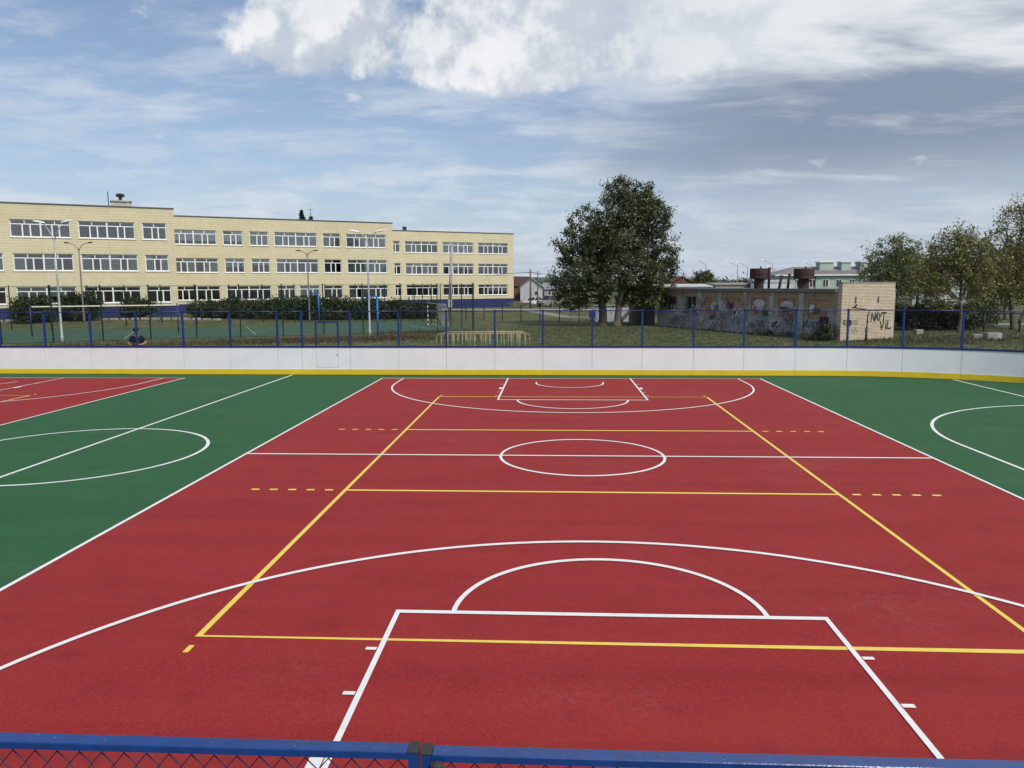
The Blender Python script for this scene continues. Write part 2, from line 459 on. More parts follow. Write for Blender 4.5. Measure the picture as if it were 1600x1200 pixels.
boards = thing('rink_boards', 'long white rink boards with yellow kick strip along the far side', 'rink boards', (0, 15.2, 0))
fence = thing('rink_fence', 'blue post and chain link fence standing on the far white boards', 'fence', (0, 15.2, 1.25))
GX0, GX1 = -10.65, -9.71
def seg_box(mb, a, b2, off0, off1, z0, z1, gap=.004):
    if min(a[0], b2[0]) > 9.0:      # the curved corner: follow the arc
        A = [math.atan2(q[1] - ac[1], max(q[0] - ac[0], 0)) for q in (a, b2)]; rs = []
        for i in range(9):
            t_ = A[0] + (A[1] - A[0]) * i / 8 + (gap / RC * (-1 if i == 0 else 1 if i == 8 else 0))
            x0 = a[0] + gap if i == 0 else None
            px = (ac[0] + RC * math.cos(t_), ac[1] + RC * math.sin(t_)) if not (i == 0 and a[0] < 10) else (a[0] + gap, by(a[0]))
            n = (-math.cos(t_), -math.sin(t_))
            c = [(px[0] + n[0] * o_, px[1] + n[1] * o_) for o_ in (off0, off1)]
            rs.append([(*c[0], z0), (*c[1], z0), (*c[1], z1), (*c[0], z1)])
        return mb.rings(rs)
    a, b2 = Vector((*a, 0)), Vector((*b2, 0)); t = (b2 - a).normalized(); n = Vector((t.y, -t.x, 0))     # n points into the rink
    a = a + t * gap; b2 = b2 - t * gap
    c = [a + n * off0, b2 + n * off0, b2 + n * off1, a + n * off1]
    mb.add([(q.x, q.y, z0) for q in c] + [(q.x, q.y, z1) for q in c], [(0, 1, 2, 3), (7, 6, 5, 4), (0, 4, 5, 1), (1, 5, 6, 2), (2, 6, 7, 3), (3, 7, 4, 0)])
    return mb
for i in range(len(posts) - 1):
    a, b2 = posts[i], posts[i + 1]
    if abs(a[0] + 11.27) < .01:
        cuts = [(a, (GX0, by(GX0)), 0), ((GX0, by(GX0)), (GX1, by(GX1)), 1), ((GX1, by(GX1)), b2, 0)]
    else: cuts = [(a, b2, 0)]
    for c, d2, gate in cuts:
        if not gate: seg_box(MB(), c, d2, -.012, .012, .245, 1.155, .005).build('board_panel', M['board'], boards)
        else: seg_box(MB(), c, d2, -.012, .012, .245, .318, .001).build('board_panel', M['board'], boards)
        k_ = seg_box(MB(), c, d2, -.012, .024, .015, .225, .002).build('kick_plate', M['kick'], boards)
        seg_box(MB(), c, d2, -.012, .026, .226, .244, .002).build('trim_strip', M['kickedge'], boards)
    seg_box(MB(), a, b2, -.05, .035, 1.158, 1.235, .0).build('cap_rail', M['navy'], boards)
    seg_box(MB(), a, b2, -.10, -.05, .02, .10, .0).build('base_rail', M['navy'], boards)
    t = (Vector(b2) - Vector(a)); L = t.length; t.normalize(); ang = math.atan2(t.y, t.x)
    MB().tube([(a[0], a[1] + .02, 2.68), (b2[0], b2[1] + .02, 2.68)], .021, 8).build('top_rail', M['navy'], fence, smooth=True)
    o = inst(far_chain, 'chain_link', fence, (a[0], a[1] - 15.2, 1.235 - 1.25), ang, ((L / 2.0), 1, 1)); o['kind'] = 'stuff'
for x, y in posts:
    MB().box(x - .037, x + .037, y + .03, y + .09, .0, 2.72).box(x - .04, x + .04, y + .027, y + .093, 2.72, 2.735).build('post', M['post'], fence)
gate = thing('rink_gate', 'narrow white gate leaf in the far boards under a blue frame', 'gate', (GX0, by(GX0), 0))
seg_box(MB(), (GX0, by(GX0)), (GX1, by(GX1)), -.012, .014, .33, 1.152, .008).build('door_panel', M['board'], gate)
for x in (GX0, GX1): MB().box(x - .03, x + .03, by(x) - .005, by(x) + .045, 1.238, 2.20).build('frame_post', M['navy'], gate)
MB().box(GX0 - .03, GX1 + .03, by(GX0) - .004, by(GX0) + .044, 2.202, 2.262).build('frame_bar', M['navy'], gate)
MB().box(GX1 - .05, GX1 - .012, by(GX1) - .04, by(GX1) - .016, .82, .90).build('latch', M['galv'], gate)
# small lamp boxes fixed to two posts
for x, lab in ((.98, 'blue metal box on the fence post in front of the big tree'), (9.22, 'small dark floodlight on the fence post by the graffiti wall')):
    dk = x > 5
    t = thing('floodlight' if dk else 'post_box', lab, 'floodlight' if dk else 'box', (x, by(x), 2.45))
    if dk:
        MB().bbox(x - .30, x - .05, by(x) + .02, by(x) + .16, 2.62, 2.76, .02).build('housing', M['dark'], t)
        MB().beam((x - .06, by(x) + .09, 2.68), (x - .03, by(x) + .09, 2.68), .03, .03).build('bracket', M['dark'], t)
    else:
        MB().bbox(x - .13, x + .13, by(x) - .08, by(x) + .025, 2.38, 2.68, .02).build('housing', M['navy'], t)
        MB().box(x - .11, x + .11, by(x) - .086, by(x) - .081, 2.41, 2.64).build('lid', M['navy'], t)

# near side: boards below the picture and the fence whose top rail crosses its bottom edge
NY = -15.12
nb = thing('rink_boards', 'white boards below the near chain link fence', 'rink boards', (0, NY, 0))
for i in range(8):
    x0 = -8.25 + 2.06 * i
    MB().box(x0 + .003, x0 + 2.057, NY - .012, NY + .012, .245, 1.155).build('board_panel', M['board'], nb)
    MB().box(x0 + .002, x0 + 2.058, NY - .012, NY + .024, .015, .225).build('kick_plate', M['kick'], nb)
MB().box(-8.3, 8.3, NY - .05, NY + .05, 1.158, 1.235).build('cap_rail', M['navy'], nb)
near_chain = chain_mesh('chain_link', 2.02, 1.42, .055, .066, .0021); near_chain.materials.append(M['wire'])
def leaf(x0, x1, dz, tilt, label, latch=0):
    t = thing('fence_panel', label, 'fence panel', ((x0 + x1) / 2, NY, 1.24))
    H = 2.712 + dz
    MB().bbox(x0 + .024, x1 - .024, NY - .020, NY + .020, H - .018, H, .002).build('top_rail', M['blue'], t)
    MB().box(x0 + .024, x1 - .024, NY - .018, NY + .018, 1.25, 1.275).build('bottom_rail', M['blue'], t)
    chips = MB()
    for _ in range(26):
        cx_ = random.uniform(x0 + .05, x1 - .05); cy_ = random.uniform(-.015, .015); q = random.uniform(.0008, .0026)
        chips.add([(cx_ + q * random.uniform(.6, 1.6) * math.cos(k), NY + cy_ + q * random.uniform(.6, 1.2) * math.sin(k), H + .0004) for k in (0, 1.1, 2.2, 3.3, 4.4, 5.4)], [(0, 1, 2, 3, 4, 5)])
    chips.build('paint_chips', mat('bare_primer', (.20, .19, .20), .7, .2, 90), t)
    for a in (x0, x1 - .024):
        MB().box(a, a + .024, NY - .019, NY + .019, 1.24, H - .0005).build('upright', M['blue'], t)
        MB().bbox(a - .001, a + .0245, NY - .0215, NY + .0215, H, H + .004, .0012).build('end_cap', M['cap'], t)
    o = inst(near_chain, 'chain_link', t, (x0 + .012 - (x0 + x1) / 2, .006, H - .002 - 1.42 - 1.24), 0, ((x1 - x0 - .024) / 2.02, 1, 1)); o['kind'] = 'stuff'
    if latch:
        l = MB().bbox(x0 + .030, x0 + .052, NY - .048, NY - .024, H - .038, H - .008, .004).build('latch', M['cap'], t)
        MB().tube([(x0 + .041, NY - .03, H - .02), (x0 + .058, NY - .032, H - .026), (x0 + .068, NY - .034, H - .034)], .005, 8).build('hook', M['cap'], l)
        MB().tube([(x0 + .031, NY - .03, H - .036), (x0 + .028, NY - .031, H - .09), (x0 + .033, NY - .031, H - .15)], .0028, 6).build('wire_tie', M['wire'], t)
    return t
LX = -.962
leaf(LX - 2.07, LX - .0035, 0, 0, 'blue chain link fence panel crossing the bottom left corner')
leaf(LX + .0035, LX + 2.07, -.004, 0, 'blue chain link fence panel with black latch at the bottom right', 1)

# ------------------------------------------------------------------ school
M['siding'] = mat('cream_siding', (.63, .57, .385), .55, .05, 3, hue2=(.59, .525, .335), hscale=.5, hmix=(.4, .7), island=.05)
M['plinth'] = mat('blue_plinth', (.014, .026, .115), .6, .12, 1.2)
M['frame'] = mat('white_window_frame', (.80, .81, .82), .4, .02, 4)
M['interior'] = mat('dim_interior', (.10, .095, .09), .9, .3, .6)
M['roofing'] = mat('roofing_felt', (.10, .10, .10), .9, .15, 2)
def glass_mat():
    m = bpy.data.materials.new('window_glass'); m.use_nodes = True; g = NT(m.node_tree); t = m.node_tree
    t.nodes.remove(t.nodes['Principled BSDF']); out = t.nodes['Material Output']
    tr = g.n('ShaderNodeBsdfTransparent'); tr.inputs[0].default_value = (.92, .945, .945, 1)
    gl = g.n('ShaderNodeBsdfGlossy'); gl.inputs['Roughness'].default_value = .02; gl.inputs[0].default_value = (.9, .93, .95, 1)
    fr = g.n('ShaderNodeFresnel'); fr.inputs[0].default_value = 1.6
    mx = g.n('ShaderNodeMixShader')
    g.put(mx.inputs[0], g.m('MULTIPLY', fr.outputs[0], 1.7, clamp=True))
    t.links.new(tr.outputs[0], mx.inputs[1]); t.links.new(gl.outputs[0], mx.inputs[2]); t.links.new(mx.outputs[0], out.inputs[0])
    return m
M['glass'] = glass_mat()
CURT = [mat('curtain_%s' % n, c, .9, .08, 3) for n, c in (('sage', (.44, .50, .47)), ('white', (.62, .65, .66)), ('mauve', (.40, .30, .32)), ('slate', (.16, .19, .24)), ('linen', (.46, .46, .43)), ('film', (.84, .92, .92)))]

TH = 0.540815
school = thing('school_building', 'long three storey cream school with blue plinth behind the fences', 'building', (-76.53 * math.sin(TH), 76.53 * math.cos(TH), 0), TH)
school['_o'] = (0, 0, 0)
FL = [(2.05, 3.73), (5.33, 7.03), (8.62, 10.33)]
ROOF = 11.82

def curtain(mb, x0, x1, y, z0, z1, amp=.025, pitch=.16):
    n = max(4, int((x1 - x0) / pitch * 4)); top = []; bot = []
    ph = random.random() * 6
    for i in range(n + 1):
        x = x0 + (x1 - x0) * i / n; dy = amp * math.sin(ph + x * 2 * math.pi / pitch) + random.uniform(-.4, .4) * amp
        bot.append((x, y + dy, z0)); top.append((x, y + dy * .6, z1))
    mb.add(bot + top, [(i, i + 1, n + 2 + i, n + 1 + i) for i in range(n)])

def window(x0, x1, y, z0, z1, style, panes=True, kind=None):
    """white framed window in a wall opening; local school axes; wall face at y"""
    w = x1 - x0
    fy0, fy1 = y + .10, y + .16
    halves = 2 if w > 3.6 else 1
    fr = MB(); T = .09
    lay = []
    zt = z0 + (z1 - z0) * .735
    if w < 1.6: lay = [(x0, x1, [0, .38, 1.0], [0, 1])]
    else:
        hw = w / halves
        for h in range(halves):
            a = x0 + h * hw
            lay.append((a, a + hw, [0, .40, .66, 1.0] if h == 0 else [0, .38, .62, 1.0], [0, .48, 1.0]))
    fr.box(x0, x1, fy0, fy1, z0, z0 + T).box(x0, x1, fy0, fy1, z1 - T, z1)
    fr.box(x0, x0 + T, fy0, fy1, z0 + T, z1 - T).box(x1 - T, x1, fy0, fy1, z0 + T, z1 - T)
    fr.box(x0 + T, x1 - T, fy0 - .005, fy1, zt - .045, zt + .045)
    pn = []
    for h, (a, b2, lo, up) in enumerate(lay):
        if h: fr.box(a - .07, a + .07, fy0 - .012, fy1, z0 + T, z1 - T)
        for k in lo[1:-1]:
            xx = a + (b2 - a) * k; fr.box(xx - .06, xx + .06, fy0 - .008, fy1, z0 + T, zt - .045)
        for k in up[1:-1]:
            xx = a + (b2 - a) * k; fr.box(xx - .04, xx + .04, fy0 - .006, fy1, zt + .045, z1 - T)
        for i in range(len(lo) - 1): pn.append((a + (b2 - a) * lo[i] + .05, a + (b2 - a) * lo[i + 1] - .05, z0 + T, zt - .046, 0))
        for i in range(len(up) - 1): pn.append((a + (b2 - a) * up[i] + .045, a + (b2 - a) * up[i + 1] - .045, zt + .046, z1 - T, 1))
    win = fr.build('window', M['frame'], school)
    MB().add([(x0 - .04, y - .12, z0 - .07), (x1 + .04, y - .12, z0 - .07), (x1 + .04, y + .099, z0 - .002), (x0 - .04, y + .099, z0 - .002),
              (x0 - .04, y - .12, z0 - .045), (x1 + .04, y - .12, z0 - .045), (x1 + .04, y + .099, z0 + .018), (x0 - .04, y + .099, z0 + .018)],
             [(0, 3, 2, 1), (4, 5, 6, 7), (0, 1, 5, 4), (1, 2, 6, 5), (2, 3, 7, 6), (3, 0, 4, 7)]).build('sill', M['frame'], win)
    allp = MB()
    for a, b2, c, d2, up in pn:
        q = MB() if panes else allp
        q.box(a, b2, fy0 + .025, fy0 + .037, c, d2)
        if panes: q.build('pane', M['glass'], win)
    if not panes: allp.build('glazing', M['glass'], win)
    # what hangs behind the glass
    st = style if style is not None else random.choice(['open', 'dark', 'full1', 'full0', 'mixed', 'half', 'mixed', 'side', 'full4'])
    yc = y + .175; cu = {}
    def hang(a, b2, zb, zt2, ci, amp=.02, pitch=.18): curtain(cu.setdefault(ci, MB()), a, b2, yc + (ci * .012 if ci < 5 else -.02), zb, zt2, amp, pitch)
    if st.startswith('full'):
        hang(x0 + .02, x1 - .02, z0, z1, int(st[4:] or 1), .015)
    elif st == 'half':
        hang(x0 + .02, x1 - .02, z0 + (z1 - z0) * random.uniform(.35, .6), z1, 1, .006, .4)
    elif st == 'side':
        c_ = random.choice([0, 1, 4])
        for h, (a, b2, lo, up) in enumerate(lay):
            hang(a + .04, a + (b2 - a) * .34, z0, z1, c_, .04, .15); hang(a + (b2 - a) * .68, b2 - .04, z0, z1, c_, .04, .15)
    elif st == 'mixed':
        for a, b2, c, d2, up in pn:
            if random.random() < .62: hang(a, b2, c, d2, random.choice([0, 1, 4, 0, 3]), .012)
    elif st == 'film':
        for a, b2, c, d2, up in pn:
            if b2 - a > .45 and random.random() < .95: hang(a, b2, c + (0 if up else .35), d2, 5, .012, .5)
    for ci, q in cu.items(): q.build('curtain', CURT[ci], win)

def wing(xa, xb, y, depth, wins, wall_lo, plinth_lo, fine=True, tag_=''):
    """wins: list per floor of (x0, x1, style)"""
    zed = sorted({z for a in FL for z in a})
    sd = MB(); row = .262; z = wall_lo
    joints = [xa + 6.0 * i + 2.0 for i in range(int((xb - xa) / 6.0) + 1)]
    r = 0
    while z < ROOF - .02:
        z1 = min(z + row, ROOF)
        cuts = [z] + [q for q in zed if z + .004 < q < z1 - .004] + [z1]
        for c0, c1 in zip(cuts, cuts[1:]):
            mid = (c0 + c1) / 2; op = []
            for f_, (za, zb) in enumerate(FL):
                if za < mid < zb: op = sorted((w[0], w[1]) for w in wins[f_])
            edges = []; x = xa
            for a, b2 in op:
                if a > x: edges.append((x, a))
                x = max(x, b2)
            if x < xb: edges.append((x, xb))
            top = c1 - (.011 if c1 == z1 else 0)
            for a, b2 in edges:
                js = [a] + [j for j in joints if a + .3 < j < b2 - .3] + [b2] if b2 - a > 2.9 else [a, b2]
                for j0, j1 in zip(js, js[1:]):
                    sd.box(j0 + (0 if j0 == a else .004), j1 - (0 if j1 == b2 else .004), y - .03, y + .26, c0, top)
        z = z1; r += 1
    sd.build('siding', M['siding'], school)
    # walls behind: ends, back, roof, floors, dim rooms
    MB().box(xa + .02, xb - .02, y + 1.6, y + depth, plinth_lo, ROOF - .05).build('inner_wall', M['interior'], school)
    fl = MB()
    for zf in (1.15, 4.43, 7.73, 11.0): fl.box(xa + .02, xb - .02, y + .262, y + 1.598, zf, zf + .28)
    fl.build('floor_slab', M['interior'], school)
    for xe in (xa, xb - .018): MB().box(xe, xe + .018, y + .262, y + depth, plinth_lo, ROOF - .002).build('end_wall', M['siding'], school)
    MB().box(xa - .08, xb + .08, y - .10, y + depth + .1, ROOF + .004, ROOF + .13).build('roof_edge', M['roofsteel'], school)
    MB().box(xa + .3, xb - .3, y + .3, y + depth - .3, ROOF + .131, ROOF + .16).build('roof', M['roofing'], school)
    pl = xa
    while pl < xb - .05:
        e = min(pl + 3.0, xb); MB().box(pl + .004, e - .004, y - .07, y + .26, plinth_lo, wall_lo - .022).build('plinth_panel', M['plinth'], school); pl = e
    MB().box(xa, xb, y - .11, y + .25, wall_lo - .02, wall_lo - .003).build('drip_edge', M['plinth'], school)
    for f_, ws in enumerate(wins):
        for w in ws: window(w[0], w[1], y, FL[f_][0], FL[f_][1], w[2], fine)

W1 = [[(-28.2, -23.0, None), (-22.4, -17.25, 'dark'), (-16.4, -11.25, 'half'), (-10.55, -5.3, 'dark'), (-4.65, -2.4, 'dark')],
      [(-28.2, -23.0, None), (-22.4, -17.25, 'full0'), (-16.45, -11.3, 'mixed'), (-10.6, -5.4, 'side'), (-4.7, -2.45, 'side')],
      [(-28.2, -23.0, None), (-22.4, -17.4, 'dark'), (-16.5, -11.35, 'full2'), (-10.65, -5.5, 'full3'), (-4.8, -2.5, 'full3')]]
W2 = [[(-1.5, 3.78, 'dark'), (4.5, 9.75, 'full3'), (10.5, 12.75, 'full4'), (13.25, 15.8, 'film'), (16.45, 18.8, 'full4'), (19.6, 24.95, 'mixed')],
      [(-1.5, 3.70, 'mixed'), (4.45, 6.74, 'half'), (7.52, 9.73, 'half'), (10.49, 15.76, 'mixed'), (16.48, 18.75, 'mixed'), (19.53, 24.89, 'full0')],
      [(-1.5, 3.62, 'film'), (4.35, 6.64, 'film'), (7.42, 9.66, 'full1'), (10.37, 15.68, 'full1'), (16.4, 18.7, 'full4'), (19.45, 24.8, 'full1')]]
W3 = [[(30.6, 31.7, 'dark'), (32.4, 37.7, 'dark'), (38.5, 43.8, 'dark'), (44.6, 49.9, 'dark')],
      [(30.5, 31.6, 'dark'), (32.35, 37.7, 'mixed'), (38.5, 43.8, 'mixed'), (44.6, 49.95, 'dark')],
      [(30.4, 31.5, 'dark'), (32.3, 37.7, 'mixed'), (38.5, 43.8, 'full1'), (44.6, 50.0, 'mixed')]]
wing(-34.0, -1.72, 0, 13, W1, 1.68, .40)
wing(-1.71, 25.72, 8.97, 14, W2, 1.60, .10)
wing(25.74, 51.0, 22.13, 13, W3, 1.46, -.05, fine=False)
# dark recess under the low end of the plinth, roof furniture
MB().box(-7.4, -5.5, 4.6, 6.0, ROOF + .16, ROOF + 1.02).box(-7.5, -5.4, 4.45, 6.15, ROOF + 1.02, ROOF + 1.14).build('vent_shaft', mat('pale_render', (.45, .42, .36), .9, .2, 3), school)
vc = MB().tube([(-6.5, 5.3, ROOF + 1.14), (-6.5, 5.3, ROOF + 1.5)], .16, 12)
vc.lathe((-6.5, 5.3, ROOF + 1.5), [(.16, 0), (.42, .12), (.46, .30), (.30, .42), (.02, .46)], 16).build('cowl', M['dark'], school)
MB().tube([(-7.7, 4.4, ROOF + .1), (-7.7, 4.4, ROOF + 2.0)], .045, 6).build('mast', M['dark'], school)
MB().tube([(16.2, 14, ROOF + .1), (16.2, 14, ROOF + 2.0)], .03, 6).beam((15.7, 14, ROOF + 1.9), (16.7, 14, ROOF + 1.9), .03, .03).beam((15.85, 14, ROOF + .9), (16.55, 14, ROOF + .9), .03, .03).build('aerial', M['dark'], school)
MB().box(-13.2, -12.4, 3, 3.6, ROOF + .12, ROOF + .36).build('roof_hatch', M['dark'], school)
MB().box(33.2, 33.7, 25, 25.5, ROOF + .12, ROOF + .9).build('roof_flue', M['dark'], school)

# ------------------------------------------------------------------ vegetation
def leaves_mesh(name, C, size, m, parent, flat=.0):
    """one small bent leaf (two triangles) at every centre in C"""
    n = len(C)
    u = rng.normal(size=(n, 3)); u /= np.linalg.norm(u, axis=1)[:, None]
    w = rng.normal(size=(n, 3)); w -= (w * u).sum(1)[:, None] * u; w /= np.linalg.norm(w, axis=1)[:, None]
    s = size * rng.uniform(.6, 1.4, n)[:, None]
    nn = np.cross(u, w)
    P = np.stack([C - u * s, C + w * s * .42 + nn * s * .12, C + u * s, C - w * s * .42 + nn * s * .12], 1).reshape(-1, 3)
    me = bpy.data.meshes.new(name)
    me.vertices.add(4 * n); me.vertices.foreach_set('co', P.astype(np.float32).ravel())
    me.loops.add(4 * n); me.loops.foreach_set('vertex_index', np.arange(4 * n, dtype=np.int32))
    me.polygons.add(n); me.polygons.foreach_set('loop_start', np.arange(0, 4 * n, 4, dtype=np.int32))
    me.update(); me.validate()
    me.materials.append(m)
    o = bpy.data.objects.new(name, me); COL.objects.link(o); o.parent = parent
    return o

def clump_points(lobes, n_clumps, n_leaf, spread, hang=.0):
    """clump centres inside ellipsoid lobes (mostly toward the outside), then leaves round them"""
    vol = np.array([l[3] * l[4] * l[5] for l in lobes]); vol = vol / vol.sum()
    idx = rng.choice(len(lobes), n_clumps, p=vol)
    L = np.array(lobes)[idx]
    d = rng.normal(size=(n_clumps, 3)); d /= np.linalg.norm(d, axis=1)[:, None]
    r = rng.uniform(.20, 1.08, n_clumps) ** .5
    cc = L[:, :3] + d * r[:, None] * L[:, 3:6]
    k = rng.poisson(n_leaf, n_clumps) + 3
    rep = np.repeat(np.arange(n_clumps), k)
    sp = spread * rng.uniform(.55, 1.35, n_clumps)
    off = rng.normal(size=(len(rep), 3)) * sp[rep][:, None] * np.array([1, 1, .8])
    pts = cc[rep] + off
    pts[:, 2] -= hang * np.abs(rng.normal(size=len(rep)))
    return cc, pts

def limb(mb, p0, p1, r0, r1, sag=.1, n=5, sides=6):
    p0, p1 = Vector(p0), Vector(p1); L = (p1 - p0).length
    o = Vector((random.uniform(-1, 1), random.uniform(-1, 1), random.uniform(-.2, .6))) * L * sag
    pts = [p0.lerp(p1, i / n) + o * math.sin(math.pi * i / n) + Vector((random.uniform(-1, 1), random.uniform(-1, 1), 0)) * L * .015 for i in range(n + 1)]
    mb.tube(pts, [r0 + (r1 - r0) * i / n for i in range(n + 1)], sides)
    return pts

def tree(name, label, base, trunks, lobes, nclump, nleaf, spread, lsize, lmat, group=None, nbranch=60, cat='tree', bark=None, bare=0):
    """trunks: list of (base offset, fork point, radius); lobes relative to base"""
    t = thing(name, label, cat, base, group=group)
    cc, pts = clump_points(lobes, nclump, nleaf, spread)
    pts = pts[pts[:, 2] > .3]
    tr = MB(); br = MB(); starts = []
    for b0, fk, r in trunks:
        P = limb(tr, b0, fk, r, r * .62, .05, 6, 9)
        tr.tube([Vector(b0) + Vector((0, 0, -.1)), Vector(b0) + Vector((0, 0, .18)), Vector(b0) + Vector((0, 0, .5))], [r * 1.5, r * 1.18, r * .98], 9)
        starts += [(P[i], r * (.95 - .33 * i / 6)) for i in range(3, 7)]
    # main limbs to lobe centres, branches from the limbs to clumps
    nodes = list(starts)
    for l in lobes:
        c = Vector(l[:3]); s = min(starts, key=lambda q: (q[0] - c).length)
        P = limb(br, s[0], c, s[1] * .62, .045, .10, 7, 6)
        nodes += [(P[i], s[1] * .62 * (1 - i / 7) + .045 * i / 7) for i in range(2, 8)]
    for c in cc[rng.choice(len(cc), min(nbranch, len(cc)), replace=False)]:
        c = Vector(c); cand = [q for q in nodes if q[0].z < c.z + .4] or nodes
        s = min(cand, key=lambda q: (q[0] - c).length)
        P = limb(br, s[0], c, min(.05, s[1] * .6), .010, .14, 4, 4)
        for _ in range(bare):
            q = P[random.randint(2, 4)]; limb(br, q, q + Vector((random.uniform(-.6, .6), random.uniform(-.6, .6), random.uniform(.2, .9))), .010, .004, .1, 3, 3)
    bk = bark or M['bark']
    to = tr.build('trunk', bk, t, smooth=True, local=True); br.build('branches', bk, to, smooth=True, local=True)
    leaves_mesh('crown', pts, lsize, lmat, t)
    return t

LM_big = leaf_mat('leaf_grey_green', (.050, .066, .026), (.122, .148, .060), (.29, .30, .19))
LM_ol = leaf_mat('leaf_olive', (.10, .118, .042), (.215, .235, .088), (.31, .30, .14))
LM_yel = leaf_mat('leaf_yellowing', (.12, .124, .042), (.265, .262, .095), (.37, .31, .14))
LM_dk = leaf_mat('leaf_dark_bush', (.020, .034, .013), (.050, .072, .026), (.105, .118, .05))
LM_con = leaf_mat('needle_dark', (.008, .012, .010), (.014, .022, .016), (.02, .03, .02))

# the big tree in the middle: lobes are (x, y, z, rx, ry, rz) from its foot
S = 1 / 17.35
def lobe(px, py, rx, ry, dy=0, rd=None):
    return ((px - 951) * S, dy, (444 - py) * S + 3.75, rx * S, (rd if rd else (rx + ry) / 2) * S, ry * S)
big = [lobe(985, 345, 34, 40, .4), lobe(963, 305, 24, 20, 0), lobe(1003, 318, 26, 26, .8), lobe(1022, 352, 26, 26, 0), lobe(955, 345, 26, 32, -.8),
       lobe(917, 350, 22, 22, -.5), lobe(893, 358, 14, 20, .2), lobe(930, 385, 32, 28, -1.0), lobe(876, 397, 17, 20, .5), lobe(898, 400, 24, 26, .6),
       lobe(1034, 398, 20, 30, -.5), lobe(1010, 392, 26, 30, 1.0), lobe(975, 395, 34, 30, -1.8), lobe(1040, 432, 14, 24, .6), lobe(1012, 432, 28, 24, -.9),
       lobe(880, 438, 22, 24, -1.0), lobe(915, 432, 30, 26, -1.8), lobe(955, 434, 34, 26, -2.2), lobe(985, 440, 28, 22, 1.5), lobe(893, 468, 26, 16, -.6),
       lobe(930, 466, 28, 16, .6), lobe(985, 466, 26, 16, .2), lobe(1020, 464, 24, 18, -.4), lobe(950, 390, 44, 44, 2.4, 40), lobe(1036, 474, 14, 12, -.2)]
tree('broadleaf_tree', 'big dense grey green tree with two trunks left of the graffiti wall', (4.35, 52.2, .03),
     [((-.55, .6, 0), (-.75, .3, 3.2), .40), ((.62, -.5, 0), (1.0, -.2, 3.0), .36), ((.75, -.5, .3), (3.4, -.3, 3.3), .17)],
     big, 1250, 44, .24, .125, LM_big, nbranch=170)

# trees at the right
tree('olive_tree', 'olive green tree right behind the pale brick end wall', (30.2, 56, .03), [((0, 0, 0), (-.1, 0, 2.2), .17), ((.3, .2, 0), (.7, .2, 2.4), .13)],
     [(-1.2, 0, 4.6, 2.0, 1.8, 1.6), (.9, 0, 4.9, 1.9, 1.8, 1.7), (-.6, 0, 6.4, 1.7, 1.4, 1.4), (.9, .3, 6.6, 1.5, 1.3, 1.4), (0, 0, 3.0, 2.4, 1.8, 1.0), (0, 0, 1.7, 2.0, 1.6, 1.0)], 290, 38, .29, .11, LM_ol, 'olive trees at the right edge', 90, bare=1)
tree('olive_tree', 'round olive tree with forked dark trunk, middle of the three at the right', (29.9, 43, .03), [((0, 0, 0), (-.05, 0, 2.3), .15)],
     [(-1.5, 0, 4.4, 1.6, 1.5, 1.5), (.5, 0, 4.6, 1.6, 1.5, 1.5), (-.9, 0, 6.0, 1.6, 1.3, 1.5), (-.2, .2, 6.9, 1.2, 1.1, 1.0), (1.0, 0, 5.6, 1.1, 1.1, 1.2), (-1.9, .2, 3.2, 1.0, 1, .7), (1.4, -.2, 3.4, .9, .9, .8), (-1.6, .3, 2.2, .9, .9, .7), (1.2, .5, 2.2, .9, .9, .8)], 320, 36, .26, .10, LM_yel, 'olive trees at the right edge', 110, bare=1)
tree('olive_tree', 'tallest yellowing tree cut by the right picture edge', (35.6, 46, .03), [((0, 0, 0), (-.2, 0, 3.6), .22), ((.3, 0, 0), (1.5, .2, 3.8), .16)],
     [(-1.6, 0, 4.2, 1.7, 1.5, 1.8), (.4, 0, 5.0, 1.8, 1.6, 2.0), (-1.0, 0, 7.6, 1.1, 1.0, 1.3), (-.2, 0, 9.2, 1.0, .9, 1.2), (1.2, 0, 8.2, 1.4, 1.2, 1.9), (-2.7, 0, 7.6, .8, .6, .5), (2.2, .2, 5.4, 1.6, 1.5, 2.0), (-1.2, .4, 2.4, 1.6, 1.3, 1.1), (1.4, .4, 2.6, 1.6, 1.3, 1.2)], 390, 32, .30, .105, LM_yel, 'olive trees at the right edge', 120, bare=2)
for i, (x, y, h, lab) in enumerate(((44, 62, 8.5, 'leafy tree behind the tallest yellowing tree'), (39.5, 71, 7.5, 'tree standing far back between the olive trees'))):
    tree('background_tree', lab, (x, y, .03), [((0, 0, 0), (0, 0, 2.6), .2)], [(0, 0, h * .55, 3.0, 2.4, h * .28), (-1, 0, h * .78, 1.8, 1.6, h * .18), (1.4, 0, h * .7, 1.8, 1.6, h * .2)], 240, 34, .38, .15, LM_ol, nbranch=40)

